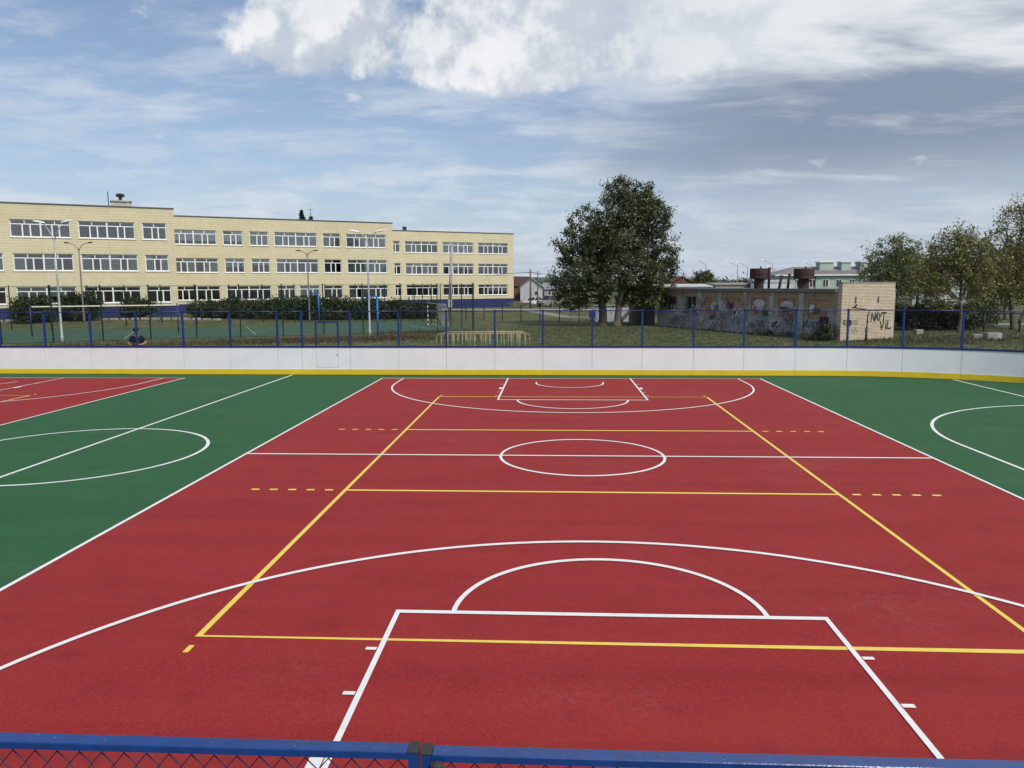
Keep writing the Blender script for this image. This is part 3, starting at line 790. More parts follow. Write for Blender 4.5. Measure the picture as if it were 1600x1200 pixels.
def bush(label, base, lobes, nclump, nleaf, spread, lsize, lm, group=None, name='shrub'):
    t = thing(name, label, 'shrub', base, group=group)
    cc, pts = clump_points(lobes, nclump, nleaf, spread); pts = pts[pts[:, 2] > .02]
    br = MB()
    for c in cc[:26]: limb(br, (c[0] * .35, c[1] * .35, 0), c, .03, .008, .12, 4, 4)
    br.build('stems', M['bark'], t, local=True); leaves_mesh('foliage', pts, lsize, lm, t)
GB = 'shrubs along the school front'
SH = [((-50.3, 54.8), 1.9, 2.6, 'dark leafy shrub under the leftmost school windows'), ((-46.9, 56.8), 2.0, 2.9, 'dark shrub beside the leftmost street lamps'), ((-42.6, 59.6), 1.5, 2.0, 'small round shrub before the school between two lamps'),
      ((-37.6, 66.2), 2.6, 1.9, 'left end shrub of the long dark hedge before the school'), ((-33.8, 67.0), 2.8, 2.2, 'second shrub from the left in the hedge before the school'), ((-30.0, 68.2), 2.8, 2.5, 'tall middle shrub of the hedge before the school'),
      ((-26.6, 68.4), 2.6, 2.6, 'tallest shrub of the hedge left of the thin street lamp'), ((-23.0, 70.2), 2.8, 2.3, 'broad hedge shrub right of the thin street lamp'), ((-19.6, 71.5), 2.6, 2.2, 'hedge shrub behind the bright blue hoop post'),
      ((-16.4, 72.4), 2.6, 1.9, 'right end shrub of the hedge behind the striped goal')]
for (x, y), r, h, lab in SH:
    if x > -40: x, y = x * .955, y - 3.6
    z = gz(x, y); bush(lab, (x, y, z), [(0, 0, h * .38, r, r * .8, h * .45), (-r * .4, 0, h * .6, r * .6, r * .6, h * .38), (r * .45, .1, h * .62, r * .55, r * .6, h * .36)], 190, 42, .25, .12, LM_dk, GB)
for i, (x, y, r, h, lab) in enumerate(((26.2, 47.5, 2.0, 2.2, 'dark undergrowth bush just right of the pale brick wall'), (28.6, 45.6, 1.7, 2.3, 'dark bush left of the middle olive tree'), (31.4, 45.8, 1.7, 2.1, 'dark bush behind the white concrete blocks'), (25.2, 51.0, 2.2, 2.6, 'tall dark bush at the back of the brick building'), (35.2, 52, 2.4, 1.9, 'low dark bush below the tallest yellowing tree'))):
    bush(lab, (x, y, .03), [(0, 0, h * .4, r, r * .8, h * .45), (-r * .3, 0, h * .6, r * .6, r * .6, h * .36), (r * .4, .1, h * .6, r * .55, r * .6, h * .34)], 130, 40, .22, .10, LM_dk, 'undergrowth at the right')
bush('low green weed bush at the corner of the graffiti wall', (16.9, 34.2, .03), [(0, 0, .45, .85, .6, .55), (.3, 0, .75, .5, .4, .35), (-.8, .3, .25, .7, .5, .25)], 70, 45, .12, .06, LM_dk)
bush('small weeds at the foot of the graffiti wall', (14.3, 39.3, .03), [(0, 0, .2, .9, .6, .2), (1.2, -1.6, .2, .6, .5, .16)], 40, 30, .10, .05, LM_dk)

def conifer(label, base, h):
    t = thing('conifer_tree', label, 'tree', base)
    MB().tube([(0, 0, 0), (0, 0, h * .5), (0, 0, h)], [.22, .12, .02], 7).build('trunk', M['bark'], t, local=True)
    P = []
    for z in np.arange(h * .35, h * .985, .32):
        r = (h - z) * .34 + .10
        for k in range(12):
            a = random.uniform(0, 6.28); rr = r * random.uniform(.6, 1.1)
            for q in np.linspace(.05, 1, 9): P += [(rr * q * math.cos(a) + random.gauss(0, .05), rr * q * math.sin(a) + random.gauss(0, .05), z - rr * q * .25 + random.gauss(0, .05)) for _ in range(2)]
    leaves_mesh('crown', np.array(P), .16, LM_con, t)
conifer('dark spruce tip showing above the school roof', (-42.3, 112, 0), 16.4)
conifer('shorter spruce tip above the school roof beside the taller one', (-41.1, 113, 0), 15.6)
# weeds and rough grass (nobody could count it)
def weeds(name, label, spots, m, h0, h1, dens):
    V = []; F = []
    for (x0, y0, x1, y1, wdt, k) in spots:
        for _ in range(int(k * dens)):
            t = random.random(); x = x0 + (x1 - x0) * t + random.gauss(0, wdt); y = y0 + (y1 - y0) * t + random.gauss(0, wdt)
            if y < 15.75 and -47 < x < 22.5: continue
            z = gz(x, y)
            for _ in range(4):
                a = random.uniform(0, 6.28); h = random.uniform(h0, h1); w = random.uniform(.006, .02) + h * .02; l = random.uniform(.05, .4) * h; xx = x + random.gauss(0, .08); yy = y + random.gauss(0, .08)
                o = len(V); V += [(xx - w * math.sin(a), yy + w * math.cos(a), z), (xx + w * math.sin(a), yy - w * math.cos(a), z), (xx + l * math.cos(a), yy + l * math.sin(a), z + h)]; F.append((o, o + 1, o + 2))
    me = bpy.data.meshes.new(name); me.from_pydata(V, [], F); me.update(); me.materials.append(m)
    o = bpy.data.objects.new(name, me); COL.objects.link(o); o['kind'] = 'stuff'; tag(o, label, 'grass')
dry = leaf_mat('dry_weed', (.06, .045, .022), (.13, .10, .05), (.19, .16, .09)); gr = leaf_mat('grass_blade', (.058, .082, .026), (.112, .140, .050), (.19, .185, .09))
weeds('dry_weeds', 'dry brown weeds in the strip between rink and green court', [(-34, 29, -6, 38, 1.6, 1200), (-22, 33, -10, 38, 1.2, 900), (-14, 42, -7, 44, 1.0, 300), (20, 33, 34, 36, 1.6, 500)], dry, .06, .26, 2)
weeds('grass', 'short rough grass beyond the far boards', [(-36, 22, 30, 22, 3.2, 3500), (-10, 32, 30, 32, 5, 4500), (-6, 44, 20, 46, 5, 3000), (-50, 57, -15, 66, 3.0, 2500), (20, 40, 38, 44, 4, 1500)], gr, .03, .12, 2)

# ------------------------------------------------------------------ the older green court behind
CO = Vector((-22.3, 38.9)); CD = Vector((.9063, .4226)); CN = Vector((-.4226, .9063))
def cp(a, n): q = CO + CD * a + CN * n; return (q.x, q.y)
sheet('court_surface', [cp(-30, .2), cp(16.6, .2), cp(16.6, 18.6), cp(-30, 18.6)], .055, M['oldgreen'])
b = MB()
for a0, n0, a1, n1 in ((-9, 2, -9, 17), (0, 2, 0, 17), (-18, 2, 14, 2), (-18, 17, 14, 17), (14, 2, 14, 17)):
    b.ribbon([cp(a0, n0), cp(a1, n1)], .06, .060)
b.build('court_lines', mat('faded_white_line', (.30, .36, .32), .8, .2, 2), kind='structure')
gf = thing('court_fence', 'tall dark green post fence round the older green court', 'fence', (*cp(0, 0), 0))
gm = chain_mesh('wire_mesh', 3.0, 3.7, .16, .16, .0016); gm.materials.append(M['green_post'])
def grow(p0, d, n, step):
    for i in range(n + 1):
        x, y = p0[0] + d[0] * step * i, p0[1] + d[1] * step * i; z = gz(x, y)
        MB().box(x - .035, x + .035, y - .035, y + .035, z - .05, 3.86).box(x - .04, x + .04, y - .04, y + .04, 3.86, 3.88).build('post', M['green_post'], gf)
        if i < n:
            o = inst(gm, 'wire_mesh', gf, (x - gf.location.x, y - gf.location.y, .1), math.atan2(d[1], d[0]), (step / 3.0, 1, 1)); o['kind'] = 'stuff'
            MB().tube([(x, y, 3.80), (x + d[0] * step, y + d[1] * step, 3.80)], .012, 5).build('top_wire', M['green_post'], gf)
grow(cp(-28, 0), CD, 15, 2.98); grow(cp(16.8, 0), CN, 6, 3.1); grow(cp(-28, 18.8), CD, 15, 2.98)

# handball goal with striped posts
def goal():
    n0, n1 = 6.4, 9.4; a = 15.6; t = thing('handball_goal', 'small goal with blue and white striped posts and net', 'goal', (*cp(a, 7.9), .055))
    z0 = .055
    for n in (n0, n1):
        for k in range(10):
            x, y = cp(a, n); MB().box(x - .04, x + .04, y - .04, y + .04, z0 + .2 * k, z0 + .2 * (k + 1) - .0005).build('post_band', M['whitep'] if k % 2 == 0 else M['navy'], t)
    for k in range(15):
        p0, p1 = cp(a, n0 - .04 + k * .2053), cp(a, n0 - .04 + (k + 1) * .2053)
        MB().beam((*p0, z0 + 2.04), (*p1, z0 + 2.04), .08, .08).build('crossbar_band', M['whitep'] if k % 2 == 0 else M['navy'], t)
    fr = MB()
    for n in (n0, n1):
        fr.tube([(*cp(a, n), z0 + 2.0), (*cp(a + .8, n), z0 + 1.98), (*cp(a + 1.2, n), z0 + .03)], .02, 6); fr.tube([(*cp(a, n), z0 + .03), (*cp(a + 1.2, n), z0 + .03)], .02, 6)
    fr.tube([(*cp(a + 1.2, n0), z0 + .03), (*cp(a + 1.2, n1), z0 + .03)], .02, 6).tube([(*cp(a + .8, n0), z0 + 1.98), (*cp(a + .8, n1), z0 + 1.98)], .02, 6)
    fr.build('back_frame', M['galv'], t, smooth=True)
    nt = MB()
    for i in range(26):
        n = n0 + (n1 - n0) * i / 25; nt.tube([(*cp(a + .8, n), z0 + 1.98), (*cp(a + 1.2, n), z0 + .03)], .006, 3)
    for j in range(16):
        q = j / 15; nt.tube([(*cp(a + .8 + .4 * q, n0), z0 + 1.98 - 1.95 * q), (*cp(a + .8 + .4 * q, n1), z0 + 1.98 - 1.95 * q)], .006, 3)
    nt.build('net', mat('net_cord', (.42, .43, .40), .9, .1, 5), t, kind='stuff')
goal()

# volleyball net
t = thing('volleyball_net', 'volleyball net with white top tape between two blue posts', 'net', (-35, 41, .055))
for x, y in ((-39.7, 39.2), (-30.3, 43.0)): MB().tube([(x, y, .04), (x, y, 2.42)], .045, 10).build('post', M['navy'], t, smooth=True)
MB().beam((-39.6, 39.24, 2.28), (-30.4, 42.96, 2.28), .012, .09).build('top_tape', mat('cream_tape', (.66, .62, .48), .8, .05, 4), t)
nt = MB()
for i in range(93):
    x, y = -39.6 + 9.2 * i / 92, 39.24 + 3.72 * i / 92; nt.tube([(x, y, 1.3), (x, y, 2.24)], .0015, 3)
for j in range(10): nt.tube([(-39.6, 39.24, 1.3 + j * .1), (-30.4, 42.96, 1.3 + j * .1)], .0015, 3)
nt.build('net_cords', M['dark'], t, kind='stuff')

def hoop_post(label, x, y, h):
    t = thing('hoop_post', label, 'basketball post', (x, y, gz(x, y)))
    MB().tube([(x, y, .0), (x, y, h)], .075, 10).build('pole', M['blue2'], t, smooth=True)
    MB().beam((x - .72, y + .1, h - .02), (x + .05, y, h - .02), .10, .10).build('arm', M['blue2'], t)
    MB().box(x - .76, x - .72, y - .3, y + .5, h - .35, h + .15).build('mount_plate', M['navy'], t)
M['blue2'] = mat('bright_blue_paint', (.025, .14, .46), .45, .1, 5)
hoop_post('bright blue hoop post without board beside the grey lamp post', -13.3, 38.6, 2.95)
hoop_post('blue hoop post without board in front of the hedge', -24.6, 61.5, 2.95)

# ------------------------------------------------------------------ lamps and poles
def street_lamp(label, x, y, h, style, w=1.0, col='galv', rise=.85):
    z = gz(x, y); t = thing('street_lamp', label, 'street lamp', (x, y, z), group=None)
    MB().lathe((x, y, z - .05), [(.10, 0), (.10, .5), (.075, .55), (.06, h * .6), (.045, h - z)], 10).build('pole', M[col], t, smooth=True)
    for s in (-1, 1):
        if style == 'angled':
            MB().tube([(x, y, h - .25), (x + s * .42 * w, y, h + rise * .38), (x + s * w, y, h + rise)], .032, 7).build('arm', M[col], t, smooth=True)
            hx, hz = x + s * w, h + rise
        else:
            MB().tube([(x, y, h - .5)] + [(x + s * w * (1 - math.cos(R(a))) * .95, y, h - .5 + .95 * w * math.sin(R(a))) for a in range(15, 91, 15)] + [(x + s * w * 1.05, y, h - .5 + .97 * w)], .032, 7).build('arm', M[col], t, smooth=True)
            hx, hz = x + s * w * 1.0, h - .5 + .96 * w
        hd = MB(); e = .18 if style == 'angled' else .05
        rs = []
        for q, wd, hh in ((-.1, .07, .05), (.08, .13, .09), (.40, .15, .09), (.62, .10, .05), (.68, .04, .02)):
            if style == 'curved': q, wd = q * .62, wd * .7
            cx, cz = hx + s * q, hz + q * e
            rs.append([(cx, y - wd, cz), (cx, y - wd * .6, cz + hh), (cx, y + wd * .6, cz + hh), (cx, y + wd, cz), (cx, y, cz - hh * .4)])
        hd.rings(rs).build('lamp_head', M['lampw'] if style == 'angled' else M['dark'], t)
street_lamp('grey double arm street lamp with white heads nearest the left edge', -33.2, 32.8, 7.0, 'angled', .66, 'galv', .9)
street_lamp('curved double arm street lamp in front of the left school wing', -45.2, 54.6, 7.35, 'curved', 1.0, 'lampgrey')
street_lamp('thin curved double arm street lamp behind the dark hedge', -25.3, 60.6, 7.0, 'curved', .72, 'lampgrey')
street_lamp('grey double arm street lamp beside the bright blue hoop post', -13.9, 38.6, 7.1, 'angled', .66, 'galv', .42)
def far_lamp(label, x, y, h, arm):
    t = thing('street_lamp', label, 'street lamp', (x, y, 0))
    MB().lathe((x, y, 0), [(.13, 0), (.11, h * .5), (.08, h * .85), (.06, h)], 8).build('pole', M['conc'], t, smooth=True)
    MB().tube([(x, y, h - .3), (x - arm * .3, y, h + .1), (x - arm, y, h + .7)], .05, 6).build('arm', M['galv'], t)
    MB().bbox(x - arm - .75, x - arm + .05, y - .16, y + .16, h + .66, h + .84, .05).build('lamp_head', M['lampw'], t)
for x, y, h, a, lab in ((31.7, 150, 7.8, 1.8, 'far street lamp right of the big tree above the small round tree'), (38.3, 150, 7.5, 2.0, 'far street lamp left of the first brown roof tank'), (40.9, 152, 7.4, 1.9, 'far street lamp rising behind the first brown roof tank'),
                      (45.6, 150, 7.8, 2.0, 'far street lamp between the two brown roof tanks'), (48.4, 158, 6.7, 1.4, 'small far street lamp just left of the second roof tank'), (54.2, 150, 7.2, 2.0, 'far street lamp in front of the mint building')):
    far_lamp(lab, x, y, h, a)
def utility_pole(label, x, y, h, lean=0, box=False, r=.13):
    z = gz(x, y); t = thing('utility_pole', label, 'utility pole', (x, y, z))
    MB().tube([(x - lean, y, z - .1), (x - lean * .5, y, h * .5), (x, y, h)], [r * 1.25, r * 1.1, r * .8], 8).build('pole', M['conc'] if box else M['bark'], t, smooth=True)
    if box: MB().bbox(x - lean * .7 - .22, x - lean * .7 + .22, y - .36, y - .16, 1.35, 2.15, .03).build('meter_box', mat('grey_box', (.42, .43, .42), .6, .05, 3), t)
    else:
        MB().beam((x - .6, y, h - .5), (x + .6, y, h - .5), .09, .09).build('crossarm', M['bark'], t)
        for k in (-.5, 0, .5): MB().lathe((x + k, y, h - .44), [(.03, 0), (.06, .06), (.03, .16)], 8).build('insulator', M['whitep'], t)
utility_pole('leaning grey concrete pole with meter box before the far school wing', -11.3, 65.4, 8.1, .35, True, .16)
utility_pole('dark wooden power pole before the white house right of the school', -4.1, 104, 6.0)
utility_pole('thinner power pole between the white house and the big tree', -3.0, 106, 5.8, r=.09)
utility_pole('far power pole by the red roof right of the big tree', 27.4, 152, 6.2)
wl = MB()
for k in (-.5, 0, .5):
    wl.tube([(-4.1 + k, 104, 5.6), (-14, 110, 5.0), (-24, 118, 5.2)], .012, 3).tube([(-4.1 + k, 104, 5.6), (4, 112, 4.6), (12, 122, 4.8)], .012, 3)
tag(wl.build('power_line', M['dark']), 'thin overhead power wires beside the far end of the school', 'wire')

# ------------------------------------------------------------------ yellow maze barrier
t = thing('maze_barrier', 'low yellow tube maze of an obstacle course just beyond the far boards', 'barrier', (-4.5, 26.5, .03))
rows = [(25.4, -7.05, -1.9), (26.2, -6.6, -2.3), (27.0, -6.9, -2.2), (27.8, -6.5, -2.4)]
for ri, (y, x0, x1) in enumerate(rows):
    if ri in (0, 2):
        MB().tube([(x0, y, .02), (x0, y, .92), (x0 + .05, y, 1.04), (x0 + .18, y, 1.10), (x1 - .18, y, 1.10), (x1 - .05, y, 1.04), (x1, y, .92), (x1, y, .02)], .024, 8).build('frame', M['yellow_tube'], t, smooth=True)
    else: MB().tube([(x0, y, 1.08), (x1, y, 1.08)], .02, 6).build('rail', M['yellow_tube'], t, smooth=True)
    MB().tube([(x0, y + .03, .55), (x1, y + .03, .55)], .018, 6).build('middle_rail', mat('green_rail', (.03, .16, .10), .6, .1, 4), t, smooth=True)
    n = [13, 9, 12, 8][ri]
    for k in range(n):
        x = x0 + (x1 - x0) * (k + .5 + random.uniform(-.3, .3)) / n
        MB().tube([(x, y, .0), (x + random.uniform(-.02, .02), y, 1.09)], .022, 7).build('bar', M['yellow_tube'], t, smooth=True)
for x in (-6.6, -4.9, -3.4, -2.6): MB().tube([(x, 25.4, 1.10), (x, 27.0, 1.10)], .02, 6).build('cross_rail', M['yellow_tube'], t, smooth=True)

# low green posts with wire right of the goal
lf = thing('low_fence', 'low green wire fence crossing the grass in front of the big tree', 'fence', (0, 57, .03))
prev = None
for k in range(10):
    x = -9.5 + k * 1.9; y = 62.0 - k * .62
    if x > 8: break
    MB().tube([(x, y, 0), (x, y, 1.75)], .045, 7).build('post', M['green_post'], lf)
    if prev:
        for z in (.4, 1.0, 1.65): MB().tube([(*prev, z), (x, y, z)], .006, 4).build('wire', M['green_post'], lf)
    prev = (x, y)

# ------------------------------------------------------------------ graffiti building
CX, CY = 18.0, 34.3; V1 = Vector((-.4416, .8972)); GA = math.atan2(V1.y, V1.x)       # local +x runs back along the long wall
gb = thing('graffiti_building', 'low derelict brick building covered in graffiti with pale brick end', 'building', (CX, CY, 0), GA)
gb['_o'] = (0, 0, 0)
LEN = 21.0
def patchy():
    m = bpy.data.materials.new('peeling_plaster'); m.use_nodes = True; g = NT(m.node_tree); b = m.node_tree.nodes['Principled BSDF']
    tc = g.n('ShaderNodeTexCoord').outputs['Object']; x, y, z = g.sep(tc)
    br = g.n('ShaderNodeTexBrick'); br.inputs['Scale'].default_value = 1; br.inputs['Brick Width'].default_value = .26; br.inputs['Row Height'].default_value = .075; br.inputs['Mortar Size'].default_value = .012
    br.inputs['Color1'].default_value = (.30, .15, .085, 1); br.inputs['Color2'].default_value = (.40, .24, .13, 1); br.inputs['Mortar'].default_value = (.36, .33, .28, 1)
    g.put(br.inputs['Vector'], g.xyz(x, z, 0))
    plaster = g.mix(g.noise(tc, 2.4, 6, .65), (.26, .255, .235), (.44, .41, .37))
    plaster = g.mix(g.ss(g.noise(tc, .8, 4, .6), .45, .65), plaster, (.33, .36, .37))
    msk = g.ss(g.m('ADD', g.noise(tc, 1.1, 6, .66), g.m('MULTIPLY', g.m('SUBTRACT', z, 1.9), .15)), .49, .53)
    col = g.mix(msk, plaster, br.outputs['Color'])
    col = g.mix(g.ss(g.noise(g.v('MULTIPLY', tc, (2.2, 1, .35)), 1.6, 5, .6), .52, .70, 0, .7), col, (.15, .10, .07))
    g.put(b.inputs['Base Color'], col); b.inputs['Roughness'].default_value = .92
    bp = g.n('ShaderNodeBump'); bp.inputs['Strength'].default_value = .6; bp.inputs['Distance'].default_value = .02
    g.put(bp.inputs['Height'], g.m('ADD', msk, g.noise(tc, 20, 4, .6))); g.put(b.inputs['Normal'], bp.outputs[0])
    return m
def brickpale():
    m = bpy.data.materials.new('pale_silicate_brick'); m.use_nodes = True; g = NT(m.node_tree); b = m.node_tree.nodes['Principled BSDF']
    tc = g.n('ShaderNodeTexCoord').outputs['Object']; x, y, z = g.sep(tc)
    br = g.n('ShaderNodeTexBrick'); br.inputs['Scale'].default_value = 1; br.inputs['Brick Width'].default_value = .26; br.inputs['Row Height'].default_value = .095; br.inputs['Mortar Size'].default_value = .016
    br.inputs['Color1'].default_value = (.74, .62, .48, 1); br.inputs['Color2'].default_value = (.60, .49, .36, 1); br.inputs['Mortar'].default_value = (.20, .165, .13, 1)
    g.put(br.inputs['Vector'], g.xyz(y, z, 0))
    col = g.mix(g.ss(g.noise(tc, 1.3, 6, .65), .5, .72, 0, .4), br.outputs['Color'], (.44, .36, .28))
    col = g.mix(g.ss(g.noise(tc, .7, 5, .6), .55, .72, 0, .5), col, (.72, .63, .52))
    g.put(b.inputs['Base Color'], col); b.inputs['Roughness'].default_value = .9
    bp = g.n('ShaderNodeBump'); bp.inputs['Strength'].default_value = .7; bp.inputs['Distance'].default_value = .012
    g.put(bp.inputs['Height'], br.outputs['Fac']); bp.invert = True; g.put(b.inputs['Normal'], bp.outputs[0])
    return m
M['patchy'] = patchy(); M['pbrick'] = brickpale()
M['infill'] = mat('brick_infill', (.32, .17, .11), .92, .3, 8, .5, 30, hue2=(.40, .28, .16), hscale=1.5)
M['pil'] = mat('stained_pilaster', (.40, .385, .355), .9, .25, 3, .4, 25, hue2=(.28, .19, .13), hscale=1.2)
# local axes: x along the wall (away), y = to the left of that = the outer face is +y side, z up; outer face y=0
D = 5.2
wallb = MB()
BAYS = [(1.2, 2.9), (4.1, 5.8), (7.0, 8.7), (9.9, 11.6), (12.8, 14.2), (15.4, 16.8), (18.2, 19.4)]
zs0, zs1 = 1.35, 2.65
x = .35
for a, b2 in BAYS:
    wallb.box(x, a, -.35, 0, -.1, 3.15)
    wallb.box(a, b2, -.35, 0, -.1, zs0).box(a, b2, -.35, 0, zs1, 3.15); x = b2
wallb.box(x, LEN, -.35, 0, -.1, 3.15)
wallb.build('long_wall', M['patchy'], gb, local=True)
for i, (a, b2) in enumerate(BAYS):
    if i in (0,): MB().box(1.05, 1.85, .001, .04, .25, 1.52).build('door', M['rust'], gb, local=True)
    if i == 5:
        q = MB().box(a + .05, b2 - .05, -.3, -.22, zs0 + .02, zs1 - .02).build('window', M['dark'], gb, local=True)
        MB().box(a, a + .06, -.24, -.02, zs0, zs1).box(b2 - .06, b2, -.24, -.02, zs0, zs1).box((a + b2) / 2 - .03, (a + b2) / 2 + .03, -.2, -.05, zs0, zs1).build('frame', mat('pale_green_frame', (.18, .24, .22), .8, .2, 3), q, local=True)
    elif i == 6: MB().box(a, b2, -.3, -.05, zs0 + .004, zs1).build('door', M['rust'], gb, local=True)
    else: MB().box(a + .004, b2 - .004, -.3, -.05 - .03 * (i % 2), zs0 + .004, zs1 - .004).build('bricked_window', M['infill'], gb, local=True)
for x in (3.5, 6.4, 9.3, 12.2, 14.8, 17.5): MB().box(x - .24, x + .24, .0005, .10, -.1, 3.1).build('pilaster', M['pil'], gb, local=True)
MB().box(.36, LEN + .25, -D, .22, 3.155, 3.30).build('roof_slab', mat('roof_slab_grey', (.20, .195, .185), .9, .2, 3, .3, 20), gb, local=True)
MB().box(.36, LEN + .27, -D, .245, 3.301, 3.335).build('roof_felt', M['roofing'], gb, local=True)
MB().box(LEN - .35, LEN, -D, -.352, -.1, 3.15).box(.4, LEN - .36, -D, -D + .3, -.1, 3.15).build('rear_wall', M['patchy'], gb, local=True)
# taller pale end block (outer end face is x = 0)
MB().box(0, .34, -4.65, .03, -.15, 3.72).build('end_wall', M['pbrick'], gb, local=True)
MB().box(-.03, .38, -4.68, .06, 3.722, 3.80).build('parapet', mat('parapet_grey', (.25, .235, .21), .9, .2, 5), gb, local=True)
MB().box(-.012, -.0005, -1.75, -.35, 2.02, 2.12).build('lintel', mat('yellow_wood', (.42, .30, .12), .8, .2, 6), gb, local=True)
for yy in (-1.15, -3.15): MB().tube([(-.05, yy, 2.85), (-.07, yy + .03, 2.65), (-.04, yy, 2.45)], .03, 6).tube([(.0, yy, 2.82), (-.06, yy, 2.84)], .025, 6).build('hook', M['dark'], gb, local=True)
MB().tube([(-.02, -1.12, 2.27), (-.06, -1.12, 2.27)], .05, 8).build('stub', M['dark'], gb, local=True)
# painted writing: flat strokes just proud of the brick
def strokes(name, polys, w, m, face='end', off=.004):
    mb = MB()
    for P in polys:
        for (a, b2) in zip(P, P[1:]):
            d = Vector((b2[0] - a[0], b2[1] - a[1]))
            if d.length < 1e-4: continue
            d.normalize(); n = Vector((-d.y, d.x)) * w / 2; e = d * w * .35
            q = [Vector(a) - e + n, Vector(a) - e - n, Vector(b2) + e - n, Vector(b2) + e + n]
            if face == 'end': vv = [(-off, -k.x, k.y) for k in q]      # k.x = metres to the right of the corner
            else: vv = [(k.x, off, k.y) for k in q]
            mb.add(vv, [(0, 1, 2, 3)])
        off += .0003
    return mb.build(name, m, gb, local=True)
black = mat('black_spray', (.02, .02, .025), .8, .2, 20); greyp = mat('grey_spray', (.12, .13, .16), .8, .2, 20)
def T(P, ox, oy, s, sl=0): return [[(ox + (x + sl * y) * s, oy + y * s) for x, y in q] for q in P]
LET = {'N': [[(0, 0), (.05, 1), (.55, 0), (.6, 1)]], 'A': [[(0, 0), (.3, 1), (.6, 0)], [(.15, .4), (.45, .4)]], 'Y': [[(0, 1), (.3, .5), (.6, 1)], [(.3, .5), (.1, 0)]], 'T': [[(0, 1), (.8, 1)], [(.4, 1), (.36, 0)]],
       'V': [[(0, 1), (.25, 0), (.6, 1)]], 'I': [[(.1, .7), (.1, 0)], [(.1, .95), (.1, 1.0)]], 'L': [[(.05, 1), (0, .05), (.5, 0), (.55, .15)]], 'O': [[(.3 + .28 * math.cos(k * .63), .5 + .45 * math.sin(k * .63)) for k in range(11)]],
       'C': [[(.5, .9), (.2, 1), (0, .6), (.05, .15), (.5, .05)]], 'B': [[(0, 0), (0, 1), (.4, .9), (.4, .6), (0, .5), (.5, .4), (.45, .05), (0, 0)]], 'Q': [[(.3 + .28 * math.cos(k * .63), .5 + .45 * math.sin(k * .63)) for k in range(11)], [(.35, .3), (.65, -.05)]]}
P = []
for c, ox, oy, s in (('N', 2.62, 1.22, .54), ('A', 2.95, 1.24, .50), ('Y', 3.24, 1.24, .52), ('T', 3.52, 1.22, .56)): P += T(LET[c], ox, oy, s, .05)
strokes('graffiti_lettering', P, .095, black)
P = []
for c, ox, oy, s in (('V', 3.46, .66, .52), ('I', 3.92, .68, .50), ('L', 4.10, .68, .58)): P += T(LET[c], ox, oy, s, .05)
strokes('graffiti_lettering', P, .095, black)
P = []
for c, ox, oy, s in (('C', .22, 1.05, .28), ('B', .50, 1.02, .32), ('B', .72, 1.02, .32)): P += T(LET[c], ox, oy, s)
strokes('graffiti_lettering', P, .085, black)
P = []
for c, ox, oy, s in (('O', 1.0, 1.05, .30), ('Q', 1.22, 1.05, .32), ('O', 2.2, 1.55, .28), ('O', 2.22, 1.08, .26)): P += T(LET[c], ox, oy, s)
P += [[(.95, .75), (1.15, .45), (1.3, .8), (1.45, .5)], [(2.0, .45), (2.2, .75), (2.35, .5), (2.5, .7)], [(3.0, 1.85), (3.1, 2.0), (3.2, 1.86), (3.35, 2.0)]]
strokes('graffiti_lettering', P, .04, greyp)
SPR = [black, greyp] + [mat('spray_' + n, c, .8, .15, 8) for n, c in (('white', (.60, .62, .64)), ('teal', (.28, .38, .39)), ('blue', (.17, .21, .32)), ('rose', (.36, .22, .21)), ('ochre', (.46, .36, .17)), ('lilac', (.50, .50, .56)))]
off = .006
for k in range(84):
    x0 = random.uniform(.6, 19.5); z0 = random.choice([random.uniform(.35, 1.2), random.uniform(.3, 1.1), random.uniform(1.3, 2.2)]); s = random.uniform(.3, .8); n = random.randint(6, 13)
    ph = random.uniform(0, 6); q = [(x0 + s * (i / n * 1.5) + .28 * s * math.cos(ph + i * 2.1), z0 + s * .5 * math.sin(ph + i * 1.7)) for i in range(n)]
    off += .0004 if off < .03 else -.02
    pl_ = any(abs(x0 + s * .6 - c) < 1.0 for c in (3.5, 6.4, 9.3, 12.2, 14.8, 17.5))
    strokes('graffiti_scrawl', [q], random.choice([.035, .05, .07]), random.choice(SPR[:3] + SPR[:3] + SPR), 'long', off + (.10 if pl_ else 0))
for x0, z0, w, h, ci in ((4.95, 2.25, .62, .26, 7), (7.8, 2.3, .62, .28, 7), (2.6, 2.05, .25, .28, 2), (12.9, 1.95, .6, .35, 7)):      # pale painted ovals over the bricked windows
    n = 20; MB().add([(x0 + w * math.cos(2 * math.pi * k / n), -.02, z0 + h * math.sin(2 * math.pi * k / n)) for k in range(n)], [tuple(range(n))]).build('painted_oval', SPR[ci], gb, local=True)
ring = arc(1.3, .8, .28, 0, 330, 14); strokes('graffiti_ring', [ring, arc(1.28, .8, .12, 0, 300, 10)], .07, SPR[6], 'long', .046)

def roof_tank(label, x, y, z0, z1, z2, r):
    t = thing('roof_tank', label, 'tank', (x, y, 3.335))
    MB().lathe((x, y, 3.335), [(r * .52, 0), (r * .52, z1 - 3.335)], 16).build('stand_pipe', M['rust'], t, smooth=False)
    MB().lathe((x, y, 0), [(r * .55, z1), (r, z1 + .02), (r, z2 - .03), (r * .97, z2)], 22).build('drum', M['rust'], t)
    MB().lathe((x, y, 0), [(r * 1.02, z1 + .30), (r * 1.02, z1 + .35)], 22).build('band', M['rust'], t)
    for a in (.4, 2.6, 4.5): MB().beam((x + r * .5 * math.cos(a), y + r * .5 * math.sin(a), z1 - .4), (x + r * .95 * math.cos(a), y + r * .95 * math.sin(a), z1 + .02), .05, .05).build('strut', M['dark'], t)
    MB().tube([(x + .1, y, z2), (x + .1, y, z2 + .16)], .06, 8).build('valve', M['rust'], t)
